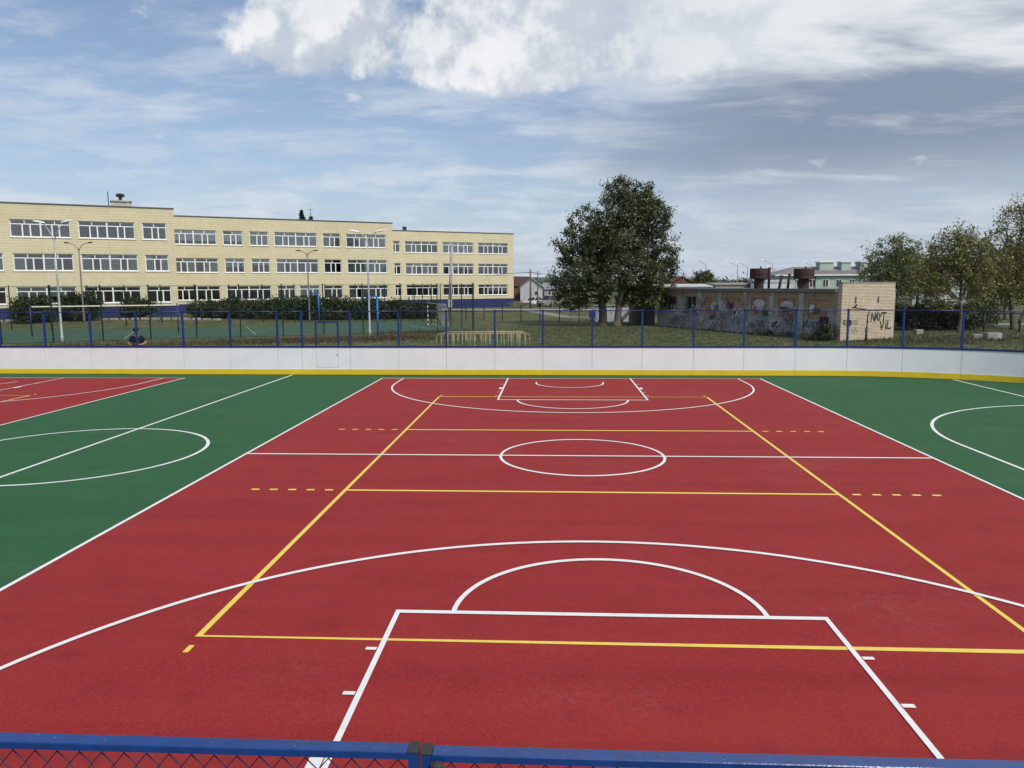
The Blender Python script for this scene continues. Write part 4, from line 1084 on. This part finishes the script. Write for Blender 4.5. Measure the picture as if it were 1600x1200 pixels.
roof_tank('brown rusty drum tank on the derelict roof nearer the big tree', 15.3, 44.4, 0, 4.1, 4.88, .70)
roof_tank('darker brown drum tank on the derelict roof nearer the mint building', 17.75, 41.4, 0, 4.05, 4.80, .72)
for i, (x, y, h, ln, lab) in enumerate(((15.95, 44.0, 1.55, .02, 'thin upright rusty flue beside the first brown roof tank'), (16.62, 43.6, .95, .16, 'slanted dark flue pipe between the two roof tanks'), (17.15, 43.2, 1.05, .10, 'rusty flue pipe close left of the second roof tank'))):
    t = thing('flue_pipe', lab, 'pipe', (x, y, 3.335))
    MB().tube([(x, y, 3.335), (x + ln, y, 3.335 + h)], .10, 10).build('pipe', M['rust'], t, smooth=True)
    MB().tube([(x + ln, y, 3.335 + h), (x + ln * 1.05, y, 3.335 + h + .05)], .125, 10).build('rim', M['dark'], t)
# old pipe hoop in front of the pale brick end
t = thing('pipe_hoop', 'bent black pipe frame standing before the pale brick end wall', 'frame', (19.35, 33.6, 0))
MB().tube([(19.35, 33.6, -.05), (19.36, 33.6, .95)], .075, 8).build('base', M['dark'], t, smooth=True)
MB().tube([(19.36, 33.6, .93), (19.40, 33.6, 1.7), (19.50, 33.6, 2.02), (19.0, 33.6, 2.10), (18.35, 33.6, 2.2)], .034, 7).build('frame', M['dark'], t, smooth=True)
MB().tube([(18.55, 33.6, 2.16), (18.62, 33.55, 2.30), (18.66, 33.55, 2.42)], .035, 6).build('bracket', M['dark'], t)
MB().tube([(x, y, 1.72) for x, y in arc(19.62, 33.6, .2, 0, 360, 20)], .012, 6).build('ring', mat('ring_blue', (.12, .18, .32), .6, .1, 4), t)

# annex with pale fascia behind the tree
def shed(name, label, cat, x0, x1, y0, y1, h, wall, roofm, over=.2, rise=.25, door=None):
    t = thing(name, label, cat, ((x0 + x1) / 2, y0, 0))
    MB().box(x0, x1, y0, y1, -.05, h).build('wall', wall, t)
    MB().add([(x0 - over, y0 - over, h + .005), (x1 + over, y0 - over, h + .005), (x1 + over, y1 + over, h + .005), (x0 - over, y1 + over, h + .005),
              (x0 - over, y0 - over, h + .14), (x1 + over, y0 - over, h + .14), (x1 + over, y1 + over, h + .14 + rise), (x0 - over, y1 + over, h + .14 + rise)],
             [(0, 3, 2, 1), (4, 5, 6, 7), (0, 1, 5, 4), (1, 2, 6, 5), (2, 3, 7, 6), (3, 0, 4, 7)]).build('roof', roofm, t)
    return t
t = shed('flat_roofed_shed', 'dark shed with pale fascia between the big tree and graffiti wall', 'shed', 10.5, 17.6, 74, 79, 3.3, mat('dark_green_wall', (.035, .06, .05), .8, .2, 2), mat('pale_fascia', (.50, .52, .52), .6, .1, 3))
t = shed('annex', 'low dark lean-to at the far end of the graffiti wall', 'shed', 6.6, 8.6, 54.0, 57.5, 2.1, mat('dark_block', (.10, .095, .09), .9, .2, 3), M['roofing'], .1, .1)
MB().box(7.0, 7.9, 53.97, 53.998, 0, 1.9).build('door', M['dark'], t)
t = shed('white_shed', 'white corrugated shed seen between the roof tanks', 'shed', 28.6, 33.2, 95, 100, 3.75, mat('corrugated_white', (.62, .66, .68), .5, .05, 2), mat('shed_roof', (.35, .37, .38), .6, .1, 3), .1, .3)
for k in range(23): MB().box(28.65 + k * .2, 28.73 + k * .2, 94.965, 94.999, 0, 3.7).build('rib', MATS['corrugated_white'], t)
t = shed('beige_house', 'low beige block building right of the small round tree', 'house', 27.2, 33.5, 118, 126, 3.4, mat('beige_block', (.34, .29, .235), .9, .12, 2), mat('grey_slate', (.24, .24, .24), .8, .1, 2), .2, .3)
MB().box(30.4, 30.9, 117.96, 117.998, 2.3, 2.9).build('window', M['dark'], t)
t = shed('grey_house', 'grey barn behind the far street lamps', 'house', 33.0, 37.5, 112, 119, 3.6, mat('grey_plank', (.10, .10, .105), .9, .15, 2), mat('grey_slate', (.24, .24, .24), .8, .1, 2), .2, .6)

def gable_house(label, x0, x1, y0, y1, h, ridge, wall, roofm, axis='y', wins=()):
    t = thing('house', label, 'house', ((x0 + x1) / 2, y0, 0))
    MB().box(x0, x1, y0, y1, -.05, h).build('wall', wall, t)
    xm, ym, o = (x0 + x1) / 2, (y0 + y1) / 2, .35
    th_ = .12
    if axis == 'y':      # ridge runs away from the camera: gable faces us
        MB().add([(x0, y0, h), (x1, y0, h), (xm, y0, ridge - .08), (x0, y0 + .2, h), (x1, y0 + .2, h), (xm, y0 + .2, ridge - .08)], [(0, 1, 2), (5, 4, 3), (0, 2, 5, 3), (1, 4, 5, 2)]).build('gable', wall, t)
        for s, xe in ((-1, x0 - o), (1, x1 + o)):
            ze = h - (ridge - h) * o / (xm - x0)
            v = [(xe, y0 - o, ze), (xm, y0 - o, ridge), (xm, y1 + o, ridge), (xe, y1 + o, ze)]
            MB().add(v + [(a, b2, c + th_) for a, b2, c in v], [(0, 3, 2, 1), (4, 5, 6, 7), (0, 1, 5, 4), (1, 2, 6, 5), (2, 3, 7, 6), (3, 0, 4, 7)]).build('roof_slope', roofm, t)
    else:
        for ye, s in ((y0 - o, 1), (y1 + o, -1)):
            ze = h - (ridge - h) * o / (ym - y0)
            v = [(x0 - o, ye, ze), (x1 + o, ye, ze), (x1 + o, ym, ridge), (x0 - o, ym, ridge)]
            MB().add(v + [(a, b2, c + th_) for a, b2, c in v], [(0, 3, 2, 1), (4, 5, 6, 7), (0, 1, 5, 4), (1, 2, 6, 5), (2, 3, 7, 6), (3, 0, 4, 7)]).build('roof_slope', roofm, t)
        for xe in (x0, x1 - .2): MB().add([(xe, y0, h), (xe, y1, h), (xe, ym, ridge - .05), (xe + .2, y0, h), (xe + .2, y1, h), (xe + .2, ym, ridge - .05)], [(0, 1, 2), (5, 4, 3), (0, 2, 5, 3), (1, 4, 5, 2)]).build('gable', wall, t)
    for a, b2, c, d2 in wins:
        w = MB().box(a, b2, y0 - .05, y0 - .002, c, d2).build('window', M['frame'], t)
        MB().box(a + .1, b2 - .1, y0 - .06, y0 - .051, c + .1, d2 - .1).build('pane', M['dark'], w)
    return t
wh = mat('white_render', (.46, .48, .50), .8, .06, 1); redr = mat('red_brown_roof', (.075, .034, .028), .7, .15, 2); greyr = mat('grey_roof', (.24, .26, .28), .6, .1, 2)
gable_house('white gabled house with grey roof beside the end of the school', -7.6, -2.9, 150, 160, 3.2, 5.0, wh, greyr, 'y', [(-4.6, -3.6, 1.3, 2.3)])
gable_house('red brown roofed house half hidden by the school end', -12.0, -6.2, 162, 172, 3.4, 5.4, mat('brown_wall', (.14, .07, .05), .9, .1, 2), redr, 'x')
gable_house('low grey house left of the big tree', -2.6, 3.0, 158, 168, 2.6, 3.9, mat('grey_render', (.30, .29, .27), .9, .1, 1), greyr, 'x', [(-1.8, -1.0, 1.2, 2.0)])
gable_house('dark red roofed house just right of the big tree', 26.0, 32.5, 165, 175, 3.4, 5.3, mat('pink_wall', (.14, .05, .05), .9, .1, 2), mat('dark_red_roof', (.12, .026, .03), .7, .1, 2), 'y')
gable_house('white house glimpsed through the olive trees', 40.8, 45.6, 75, 84, 2.2, 4.3, wh, mat('white_roof', (.62, .64, .65), .5, .05, 2), 'y', [(42.0, 43.0, .9, 1.9), (43.6, 44.6, .9, 1.9)])

# mint building with roof vents
mint = mat('mint_render', (.36, .46, .40), .8, .05, 1); plum = mat('plum_roof', (.20, .165, .18), .6, .1, 2)
t = thing('mint_building', 'pale mint two storey building with plum roof behind the brick end wall', 'building', (48, 112, 0))
X0, X1, Y0, Y1 = 35.8, 66.0, 112, 124
MB().box(X0, X1, Y0, Y1, -.05, 5.0).build('wall', mint, t)
MB().add([(X0 - .4, Y0 - .5, 5.0), (X1 + .4, Y0 - .5, 5.0), (X1 + .4, Y1 + .5, 5.0), (X0 - .4, Y1 + .5, 5.0), (X0 + 4.5, Y0 + 5, 6.4), (X1 - 4.5, Y0 + 5, 6.4), (X1 - 4.5, Y1 - 5, 6.4), (X0 + 4.5, Y1 - 5, 6.4)],
         [(0, 3, 2, 1), (4, 5, 6, 7), (0, 1, 5, 4), (1, 2, 6, 5), (2, 3, 7, 6), (3, 0, 4, 7)]).build('roof', plum, t)
MB().box(X0 - .45, X1 + .45, Y0 - .56, Y0 - .51, 4.86, 5.06).build('gutter', M['whitep'], t)
for k in range(14):
    a = X0 + 1.0 + k * 2.1
    for zz in (.9, 3.0):
        w = MB().box(a, a + .95, Y0 - .06, Y0 - .002, zz, zz + 1.3).build('window', M['frame'], t)
        for q in (0, 1): MB().box(a + .08 + q * .44, a + .44 + q * .43, Y0 - .075, Y0 - .061, zz + .08, zz + 1.22).build('pane', M['dark'], w)
for a, b2 in ((43.4, 45.6), (46.9, 48.4), (49.9, 51.0), (52.6, 54.2)):
    v = MB().box(a, b2, Y0 + 2.5, Y0 + 4.5, 5.6, 7.05).build('roof_vent', mint, t)
    MB().box(a - .15, b2 + .15, Y0 + 2.3, Y0 + 4.7, 7.052, 7.22).build('vent_cap', M['whitep'], v)
for a in (41.9, 51.3): MB().tube([(a, Y0 - .1, .1), (a, Y0 - .1, 4.8)], .06, 6).build('downpipe', M['dark'], t)
pv = MB().add([(51.2, Y0 - 2.2, 5.05), (60, Y0 - 2.2, 5.05), (55.6, Y0 - 2.2, 6.6), (51.2, Y0 + 2, 5.05), (60, Y0 + 2, 5.05), (55.6, Y0 + 2, 6.6)], [(0, 1, 2), (5, 4, 3), (0, 2, 5, 3), (1, 4, 5, 2), (0, 3, 4, 1)]).build('gable', mat('pale_trim', (.55, .58, .54), .7, .05, 2), t)
MB().box(51.8, 59.4, Y0 - 1.9, Y0 - .01, -.05, 5.04).build('porch_block', mint, t)

# small round tree, far tree line and hills
tree('small_tree', 'small round dark tree between the red roof and far lamps', (27.7, 132, 0), [((0, 0, 0), (0, 0, 2.2), .15)], [(0, 0, 4.2, 1.8, 1.6, 1.5), (-.5, 0, 5.2, 1.0, 1, .8), (.7, 0, 4.9, 1.0, 1, .9)], 90, 26, .30, .20, LM_big, nbranch=14)
hill = MB(); n = 90
for i in range(n + 1):
    x = -1600 + 3600 * i / n; h = 7 + 6 * math.sin(i * .21) + 3.5 * math.sin(i * .57 + 1) + random.uniform(0, 1.2)
    hill.V += [(x, 1500, -2), (x, 1650, h + 8), (x, 2100, h + 8)]
for i in range(n):
    for k in (0, 1): a = i * 3 + k; hill.F.append((a, a + 3, a + 4, a + 1))
hill.build('hills', mat('far_hillside', (.075, .10, .085), .95, .3, .02, hue2=(.12, .125, .085), hscale=.012), kind='structure')
def treeline():
    P = []
    for x0, x1, y, h, n in ((-60, 30, 330, 5.5, 260), (30, 130, 300, 5.6, 260), (60, 120, 170, 6.5, 160), (-12, 0, 210, 4.4, 40)):
        for _ in range(n):
            x = random.uniform(x0, x1); hh = h * random.uniform(.6, 1.1); w = random.uniform(1.2, 3)
            P.append(np.column_stack([rng.normal(x, w, 90), rng.normal(y, 2, 90), np.abs(rng.normal(hh * .55, hh * .22, 90))]))
    o = leaves_mesh('distant_wood', np.concatenate(P), .55, LM_big, None); o['kind'] = 'stuff'; tag(o, 'dark line of distant trees on the horizon', 'trees')
treeline()

t = thing('low_container', 'low pale metal box standing behind the trunks of the big tree', 'container', (6.1, 61, 0))
MB().bbox(3.6, 8.4, 60.6, 62.2, -.02, 1.55, .03).build('body', mat('pale_blue_metal', (.42, .47, .52), .6, .08, 2), t)
MB().box(3.5, 8.5, 60.5, 62.3, 1.552, 1.62).build('lid', mat('grey_lid', (.30, .32, .34), .6, .1, 3), t)
for k in range(5): MB().box(4.4 + k * .8, 4.46 + k * .8, 60.57, 60.598, .05, 1.5).build('rib', MATS['pale_blue_metal'], t)

# road, path, kerb
sheet('road', [(-60, 97), (40, 91), (40, 97), (-60, 103)], .06, mat('pale_asphalt', (.27, .26, .245), .9, .12, 1.5))
sheet('path', [(-5.2, 92.5), (-2.5, 92), (1.5, 72), (9.5, 68), (9, 66.4), (.2, 70)], .055, mat('dusty_path', (.25, .23, .195), .95, .2, 1.2))
kd = thing('kerb_stones', 'row of whitewashed kerb stones in the grass before the left school wing', 'kerb', (-46, 58, .4))
for k in range(26):
    x = -58 + k * .98 ; y = 55.6 + k * .13; z = gz(x, y)
    if random.random() < .12: continue
    MB().bbox(x, x + .80, y - .09, y + .09, z - .05, z + .17 + random.uniform(-.02, .02), .02).build('stone', mat('whitewash', (.42, .41, .37), .9, .2, 5, hue2=(.25, .23, .19), hscale=3), kd)
# concrete blocks and litter at the right
for i, (x, y, w, d_, h, a, lab) in enumerate(((28.3, 35.6, 1.0, .5, .42, .1, 'larger white concrete block on the grass at the right'), (27.45, 35.9, .55, .45, .30, -.15, 'smaller white concrete block left of the larger one'), (26.0, 41.0, .55, .4, .32, .2, 'grey concrete lump by the dark bushes at the right'))):
    t = thing('concrete_block', lab, 'concrete block', (x, y, .03), a)
    t['_o'] = (0, 0, 0)
    MB().bbox(-w / 2, w / 2, -d_ / 2, d_ / 2, -.02, h, .03).build('block', mat('pale_concrete', (.28, .27, .255), .9, .15, 6, .4, 30), t, local=True)
    if w > .9: MB().box(w / 2 - .28, w / 2 - .24, -d_ / 2 - .012, -d_ / 2 - .002, .02, h - .05).box(w / 2 - .14, w / 2 - .10, -d_ / 2 - .012, -d_ / 2 - .002, .02, h - .05).build('stripe', M['whitep'], t, local=True)
t = thing('rail_barrier', 'dark horizontal pipe barrier near the right edge', 'barrier', (34.5, 43, .03))
MB().tube([(31.6, 43, 1.45), (37.5, 43, 1.40)], .05, 8).build('rail', M['dark'], t, smooth=True)
for x in (31.7, 34.3, 37.2): MB().tube([(x, 43, -.05), (x, 43, 1.42)], .06, 8).build('post', M['dark'], t, smooth=True)
sheet('gravel_track', [(31, 53), (60, 50), (60, 53.5), (31, 55)], .06, mat('pale_gravel', (.32, .30, .26), .95, .15, 3))

# ------------------------------------------------------------------ two parked cars
def car(label, x, y, rz, body, suv=False):
    t = thing('parked_car', label, 'car', (x, y, .04), rz, 'cars parked beyond the road'); t['_o'] = (0, 0, 0)
    L, W, H = (4.4, 1.72, 1.48) if not suv else (4.6, 1.82, 1.78)
    hb = .92 if not suv else 1.08
    prof = [(-L / 2, .36), (-L / 2 - .02, .66), (-L / 2 + .06, hb - .04), (-L / 2 + .9, hb), (L / 2 - 1.25, hb), (L / 2 - .12, hb - .16), (L / 2 + .02, .62), (L / 2, .34)]
    def loft(pr, ws):
        mb = MB(); n = len(pr); rs = []
        for yy, k, dz in ws: rs.append([(px * k, yy, .3 + (pz - .3) * dz) for px, pz in pr])
        return mb.rings(rs)
    loft(prof, [(-W / 2, .965, .96), (-W / 2 + .10, 1, 1), (W / 2 - .10, 1, 1), (W / 2, .965, .96)]).build('body', body, t, smooth=False, local=True)
    x0, x1 = (-L / 2 + .35, L / 2 - 1.3) if not suv else (-L / 2 + .08, L / 2 - 1.25)
    cab = [(x0, hb - .01), (x0 + (.62 if not suv else .22), H), (x1 - .75, H), (x1, hb - .01)]
    MB().rings([[(px, yy * (1 if pz < hb else .82), pz) for px, pz in cab] for yy in (-W / 2 + .06, W / 2 - .06)]).build('glasshouse', M['dark'], t, local=True)
    MB().rings([[(x0 + (.58 if not suv else .2), s * (W / 2 - .22), z), (x1 - .72, s * (W / 2 - .22), z), (x1 - .78, s * (W / 2 - .30), z + .03), (x0 + (.66 if not suv else .26), s * (W / 2 - .30), z + .03)] for s, z in ((-1, H - .015), (1, H - .015))]).build('roof', body, t, local=True)
    pil = MB()
    for s in (-1, 1):
        yl, yh = s * (W / 2 - .055), s * (W / 2 - .06) * .82
        for a, b2 in ((cab[0], cab[1]), (cab[3], cab[2]), (((x0 + x1) / 2 - .1, hb - .01), ((x0 + x1) / 2 - .1, H))): pil.beam((a[0], yl, a[1]), (b2[0], yh + s * .006, b2[1]), .07, .04)
    pil.build('pillars', body, t, local=True)
    for wx in (-L / 2 + .82, L / 2 - .85):
        for s in (-1, 1):
            c = (wx, s * (W / 2 - .10), .31)
            n = 18
            def ringw(r, yy): return [(c[0] + r * math.cos(2 * math.pi * k / n), yy, c[2] + r * math.sin(2 * math.pi * k / n)) for k in range(n)]
            wl_ = MB().rings([ringw(.28, c[1] - .11), ringw(.31, c[1] - .08), ringw(.31, c[1] + .08), ringw(.28, c[1] + .11)]).build('wheel', M['cap'], t, local=True)
            MB().rings([ringw(.19, c[1] - .125), ringw(.19, c[1] + .125)]).build('rim', M['galv'], wl_, local=True)
    for s in (-1, 1):
        MB().box(L / 2 - .06, L / 2 + .025, s * W * .36 - .18, s * W * .36 + .18, .62, .76).build('headlight', M['lampw'], t, local=True)
        MB().box(-L / 2 - .03, -L / 2 + .04, s * W * .38 - .13, s * W * .38 + .13, .62, .82).build('tail_light', M['rust'], t, local=True)
    MB().box(L / 2 - .02, L / 2 + .05, -W * .42, W * .42, .36, .50).build('bumper', M['cap'], t, local=True)
car('white car parked beside the right end of the school', -4.0, 116, R(238), mat('white_car_paint', (.72, .74, .76), .25, .02, 2, spec=.6))
car('dark grey estate car parked left of the big tree', -1.3, 113.5, R(232), mat('pale_car_paint', (.22, .225, .235), .25, .02, 2, spec=.6), True)
# heap of dry branches by the school corner
t = thing('brush_pile', 'heap of dry cut branches at the right end of the school', 'brush pile', (-5.9, 108, .03)); br = MB()
for _ in range(120):
    a = random.uniform(0, 6.28); x, y = random.gauss(0, .9), random.gauss(0, .8); l = random.uniform(.6, 1.6); z = random.uniform(0, 1.0) * math.exp(-(x * x + y * y) / 2)
    br.tube([(x, y, z), (x + l * .5 * math.cos(a), y + l * .5 * math.sin(a), z + .2), (x + l * math.cos(a), y + l * math.sin(a), z + random.uniform(.0, .7))], [.03, .022, .01], 4)
br.build('branches', mat('dry_wood', (.24, .20, .15), .9, .3, 5), t, kind='stuff', local=True)

# ------------------------------------------------------------------ person behind the boards
def skin_mesh(name, verts, edges, radii, m, parent, root=0, sub=2):
    me = bpy.data.meshes.new(name); me.from_pydata(verts, edges, []); me.update()
    o = bpy.data.objects.new(name, me); COL.objects.link(o)
    sm = o.modifiers.new('skin', 'SKIN'); sm.use_smooth_shade = True
    sv = me.skin_vertices[0].data if me.skin_vertices else None
    if sv is None:
        me.attributes  # layer is made by the modifier on evaluation in some builds
        bm = bmesh.new(); bm.from_mesh(me); bm.verts.layers.skin.verify(); bm.to_mesh(me); bm.free(); sv = me.skin_vertices[0].data
    for i, r in enumerate(radii):
        sv[i].radius = r if isinstance(r, tuple) else (r, r); sv[i].use_root = (i == root)
    ss_ = o.modifiers.new('sub', 'SUBSURF'); ss_.levels = sub; ss_.render_levels = sub
    me.materials.append(m); o.parent = parent
    return o
PX, PY = -19.1, 16.55; PZ = gz(PX, PY)
per = thing('person', 'person in dark cap and navy polo behind the far boards', 'person', (PX, PY, PZ), R(8))
# faces -Y (the rink), looking down to their left hand; body one skin
bv = [(0, 0, 1.02), (0, .01, 1.20), (0, .01, 1.40), (0, 0, 1.55), (0, -.035, 1.66), (0, -.055, 1.74), (0, -.045, 1.83),
      (-.21, .01, 1.47), (-.37, -.02, 1.24), (-.22, -.22, 1.17), (-.12, -.30, 1.17),
      (.21, .01, 1.47), (.39, -.01, 1.24), (.22, -.22, 1.18), (.11, -.31, 1.20),
      (-.11, 0, .95), (-.13, -.02, .52), (-.13, .02, .09), (-.14, -.14, .04), (.11, 0, .95), (.13, -.02, .52), (.13, .02, .09), (.14, -.14, .04)]
be = [(0, 1), (1, 2), (2, 3), (3, 4), (4, 5), (5, 6), (2, 7), (7, 8), (8, 9), (9, 10), (2, 11), (11, 12), (12, 13), (13, 14), (0, 15), (15, 16), (16, 17), (17, 18), (0, 19), (19, 20), (20, 21), (21, 22)]
brr = [(.15, .12), (.15, .12), (.16, .12), .066, .088, .104, .085, .062, .050, .036, .036, .062, .050, .036, .036, .09, .065, .045, .042, .09, .065, .045, .042]
body = skin_mesh('body', bv, be, brr, M['skin'], per)
shirt = skin_mesh('polo_shirt', [(0, 0, .93), (0, .01, 1.08), (0, .01, 1.22), (0, .01, 1.40), (0, 0, 1.52), (-.23, .01, 1.48), (-.32, -.01, 1.30), (.23, .01, 1.48), (.33, -.005, 1.30)],
                  [(0, 1), (1, 2), (2, 3), (3, 4), (3, 5), (5, 6), (3, 7), (7, 8)], [(.20, .16), (.215, .17), (.205, .16), (.20, .15), (.085, .085), .092, .082, .092, .082], M['cloth'], per, 2)
trou = skin_mesh('trousers', [(0, 0, 1.0), (-.11, 0, .92), (-.13, -.02, .52), (-.13, .02, .10), (.11, 0, .92), (.13, -.02, .52), (.13, .02, .10)], [(0, 1), (1, 2), (2, 3), (0, 4), (4, 5), (5, 6)],
                 [(.165, .14), .12, .09, .075, .12, .09, .075], M['trousers'], per)
cp_ = MB()
cp_.lathe((0, -.045, 1.79), [(.122, 0), (.126, .05), (.110, .10), (.06, .128), (.01, .134)], 18)
cp_.add([(.10 * math.cos(a), -.045 + .10 * math.sin(a), 1.80) for a in (3.3, 3.75, 4.2, 4.71, 5.2, 5.65, 6.1)] + [(.10 * math.cos(a), -.07 + .185 * math.sin(a), 1.775) for a in (3.3, 3.75, 4.2, 4.71, 5.2, 5.65, 6.1)], [(i, i + 1, i + 8, i + 7) for i in range(6)])
cp_.build('cap', M['cloth'], per, local=True, smooth=True)
def hand(side, w, d):
    """palm, four fingers and a thumb as one skinned mesh, half closed round the phone"""
    w, d = Vector(w), Vector(d).normalized(); sx = side
    v = [tuple(w), tuple(w + d * .045), tuple(w + d * .085)]; e = [(0, 1), (1, 2)]; r = [.022, (.034, .016), (.036, .014)]
    for k, ln in enumerate((.062, .070, .066, .052)):
        o = Vector(((k - 1.5) * .019, 0, 0)); b0 = w + d * .088 + o; i = len(v)
        v += [tuple(b0), tuple(b0 + d * ln * .55 + Vector((0, 0, .004))), tuple(b0 + d * ln * .75 + Vector((0, 0, .028)))]; e += [(2, i), (i, i + 1), (i + 1, i + 2)]; r += [.010, .009, .008]
    i = len(v); b0 = w + d * .03
    v += [tuple(b0 + Vector((-sx * .03, 0, .012))), tuple(b0 + Vector((-sx * .045, -.02, .035)))]; e += [(1, i), (i, i + 1)]; r += [.012, .009]
    return skin_mesh('hand', v, e, r, M['skin'], body, 0, 1)
hand(-1, (-.12, -.30, 1.17), (.5, -.6, .15)); hand(1, (.11, -.31, 1.20), (-.5, -.6, .1))
fc = MB()
for s in (-1, 1): fc.lathe((s * .034, -.138, 1.755), [(.002, -.008), (.012, -.004), (.012, .004), (.002, .008)], 8)
fc.build('eyes', M['dark'], body, local=True)
MB().add([(-.012, -.135, 1.765), (.012, -.135, 1.765), (.018, -.138, 1.715), (-.018, -.138, 1.715), (0, -.172, 1.722)], [(0, 1, 4), (1, 2, 4), (2, 3, 4), (3, 0, 4)]).build('nose', M['skin'], body, local=True)
MB().box(-.028, .028, -.138, -.128, 1.682, 1.692).build('mouth', mat('lips', (.30, .12, .10), .6, .05, 9), body, local=True)
for s in (-1, 1): MB().lathe((s * .092, -.035, 1.735), [(.006, -.03), (.016, -.015), (.018, .01), (.008, .03)], 8).build('ear', M['skin'], body, local=True)
ph = tag(MB().bbox(-.04, .04, -.008, .008, -.07, .07, .006).build('mobile_phone', M['dark']), 'dark phone held by the person behind the boards', 'phone')
ph.location = (PX + .03, PY - .40, PZ + 1.24); ph.rotation_euler = (R(-40), 0, R(8))

for o in bpy.data.objects:
    if '_o' in o: del o['_o']
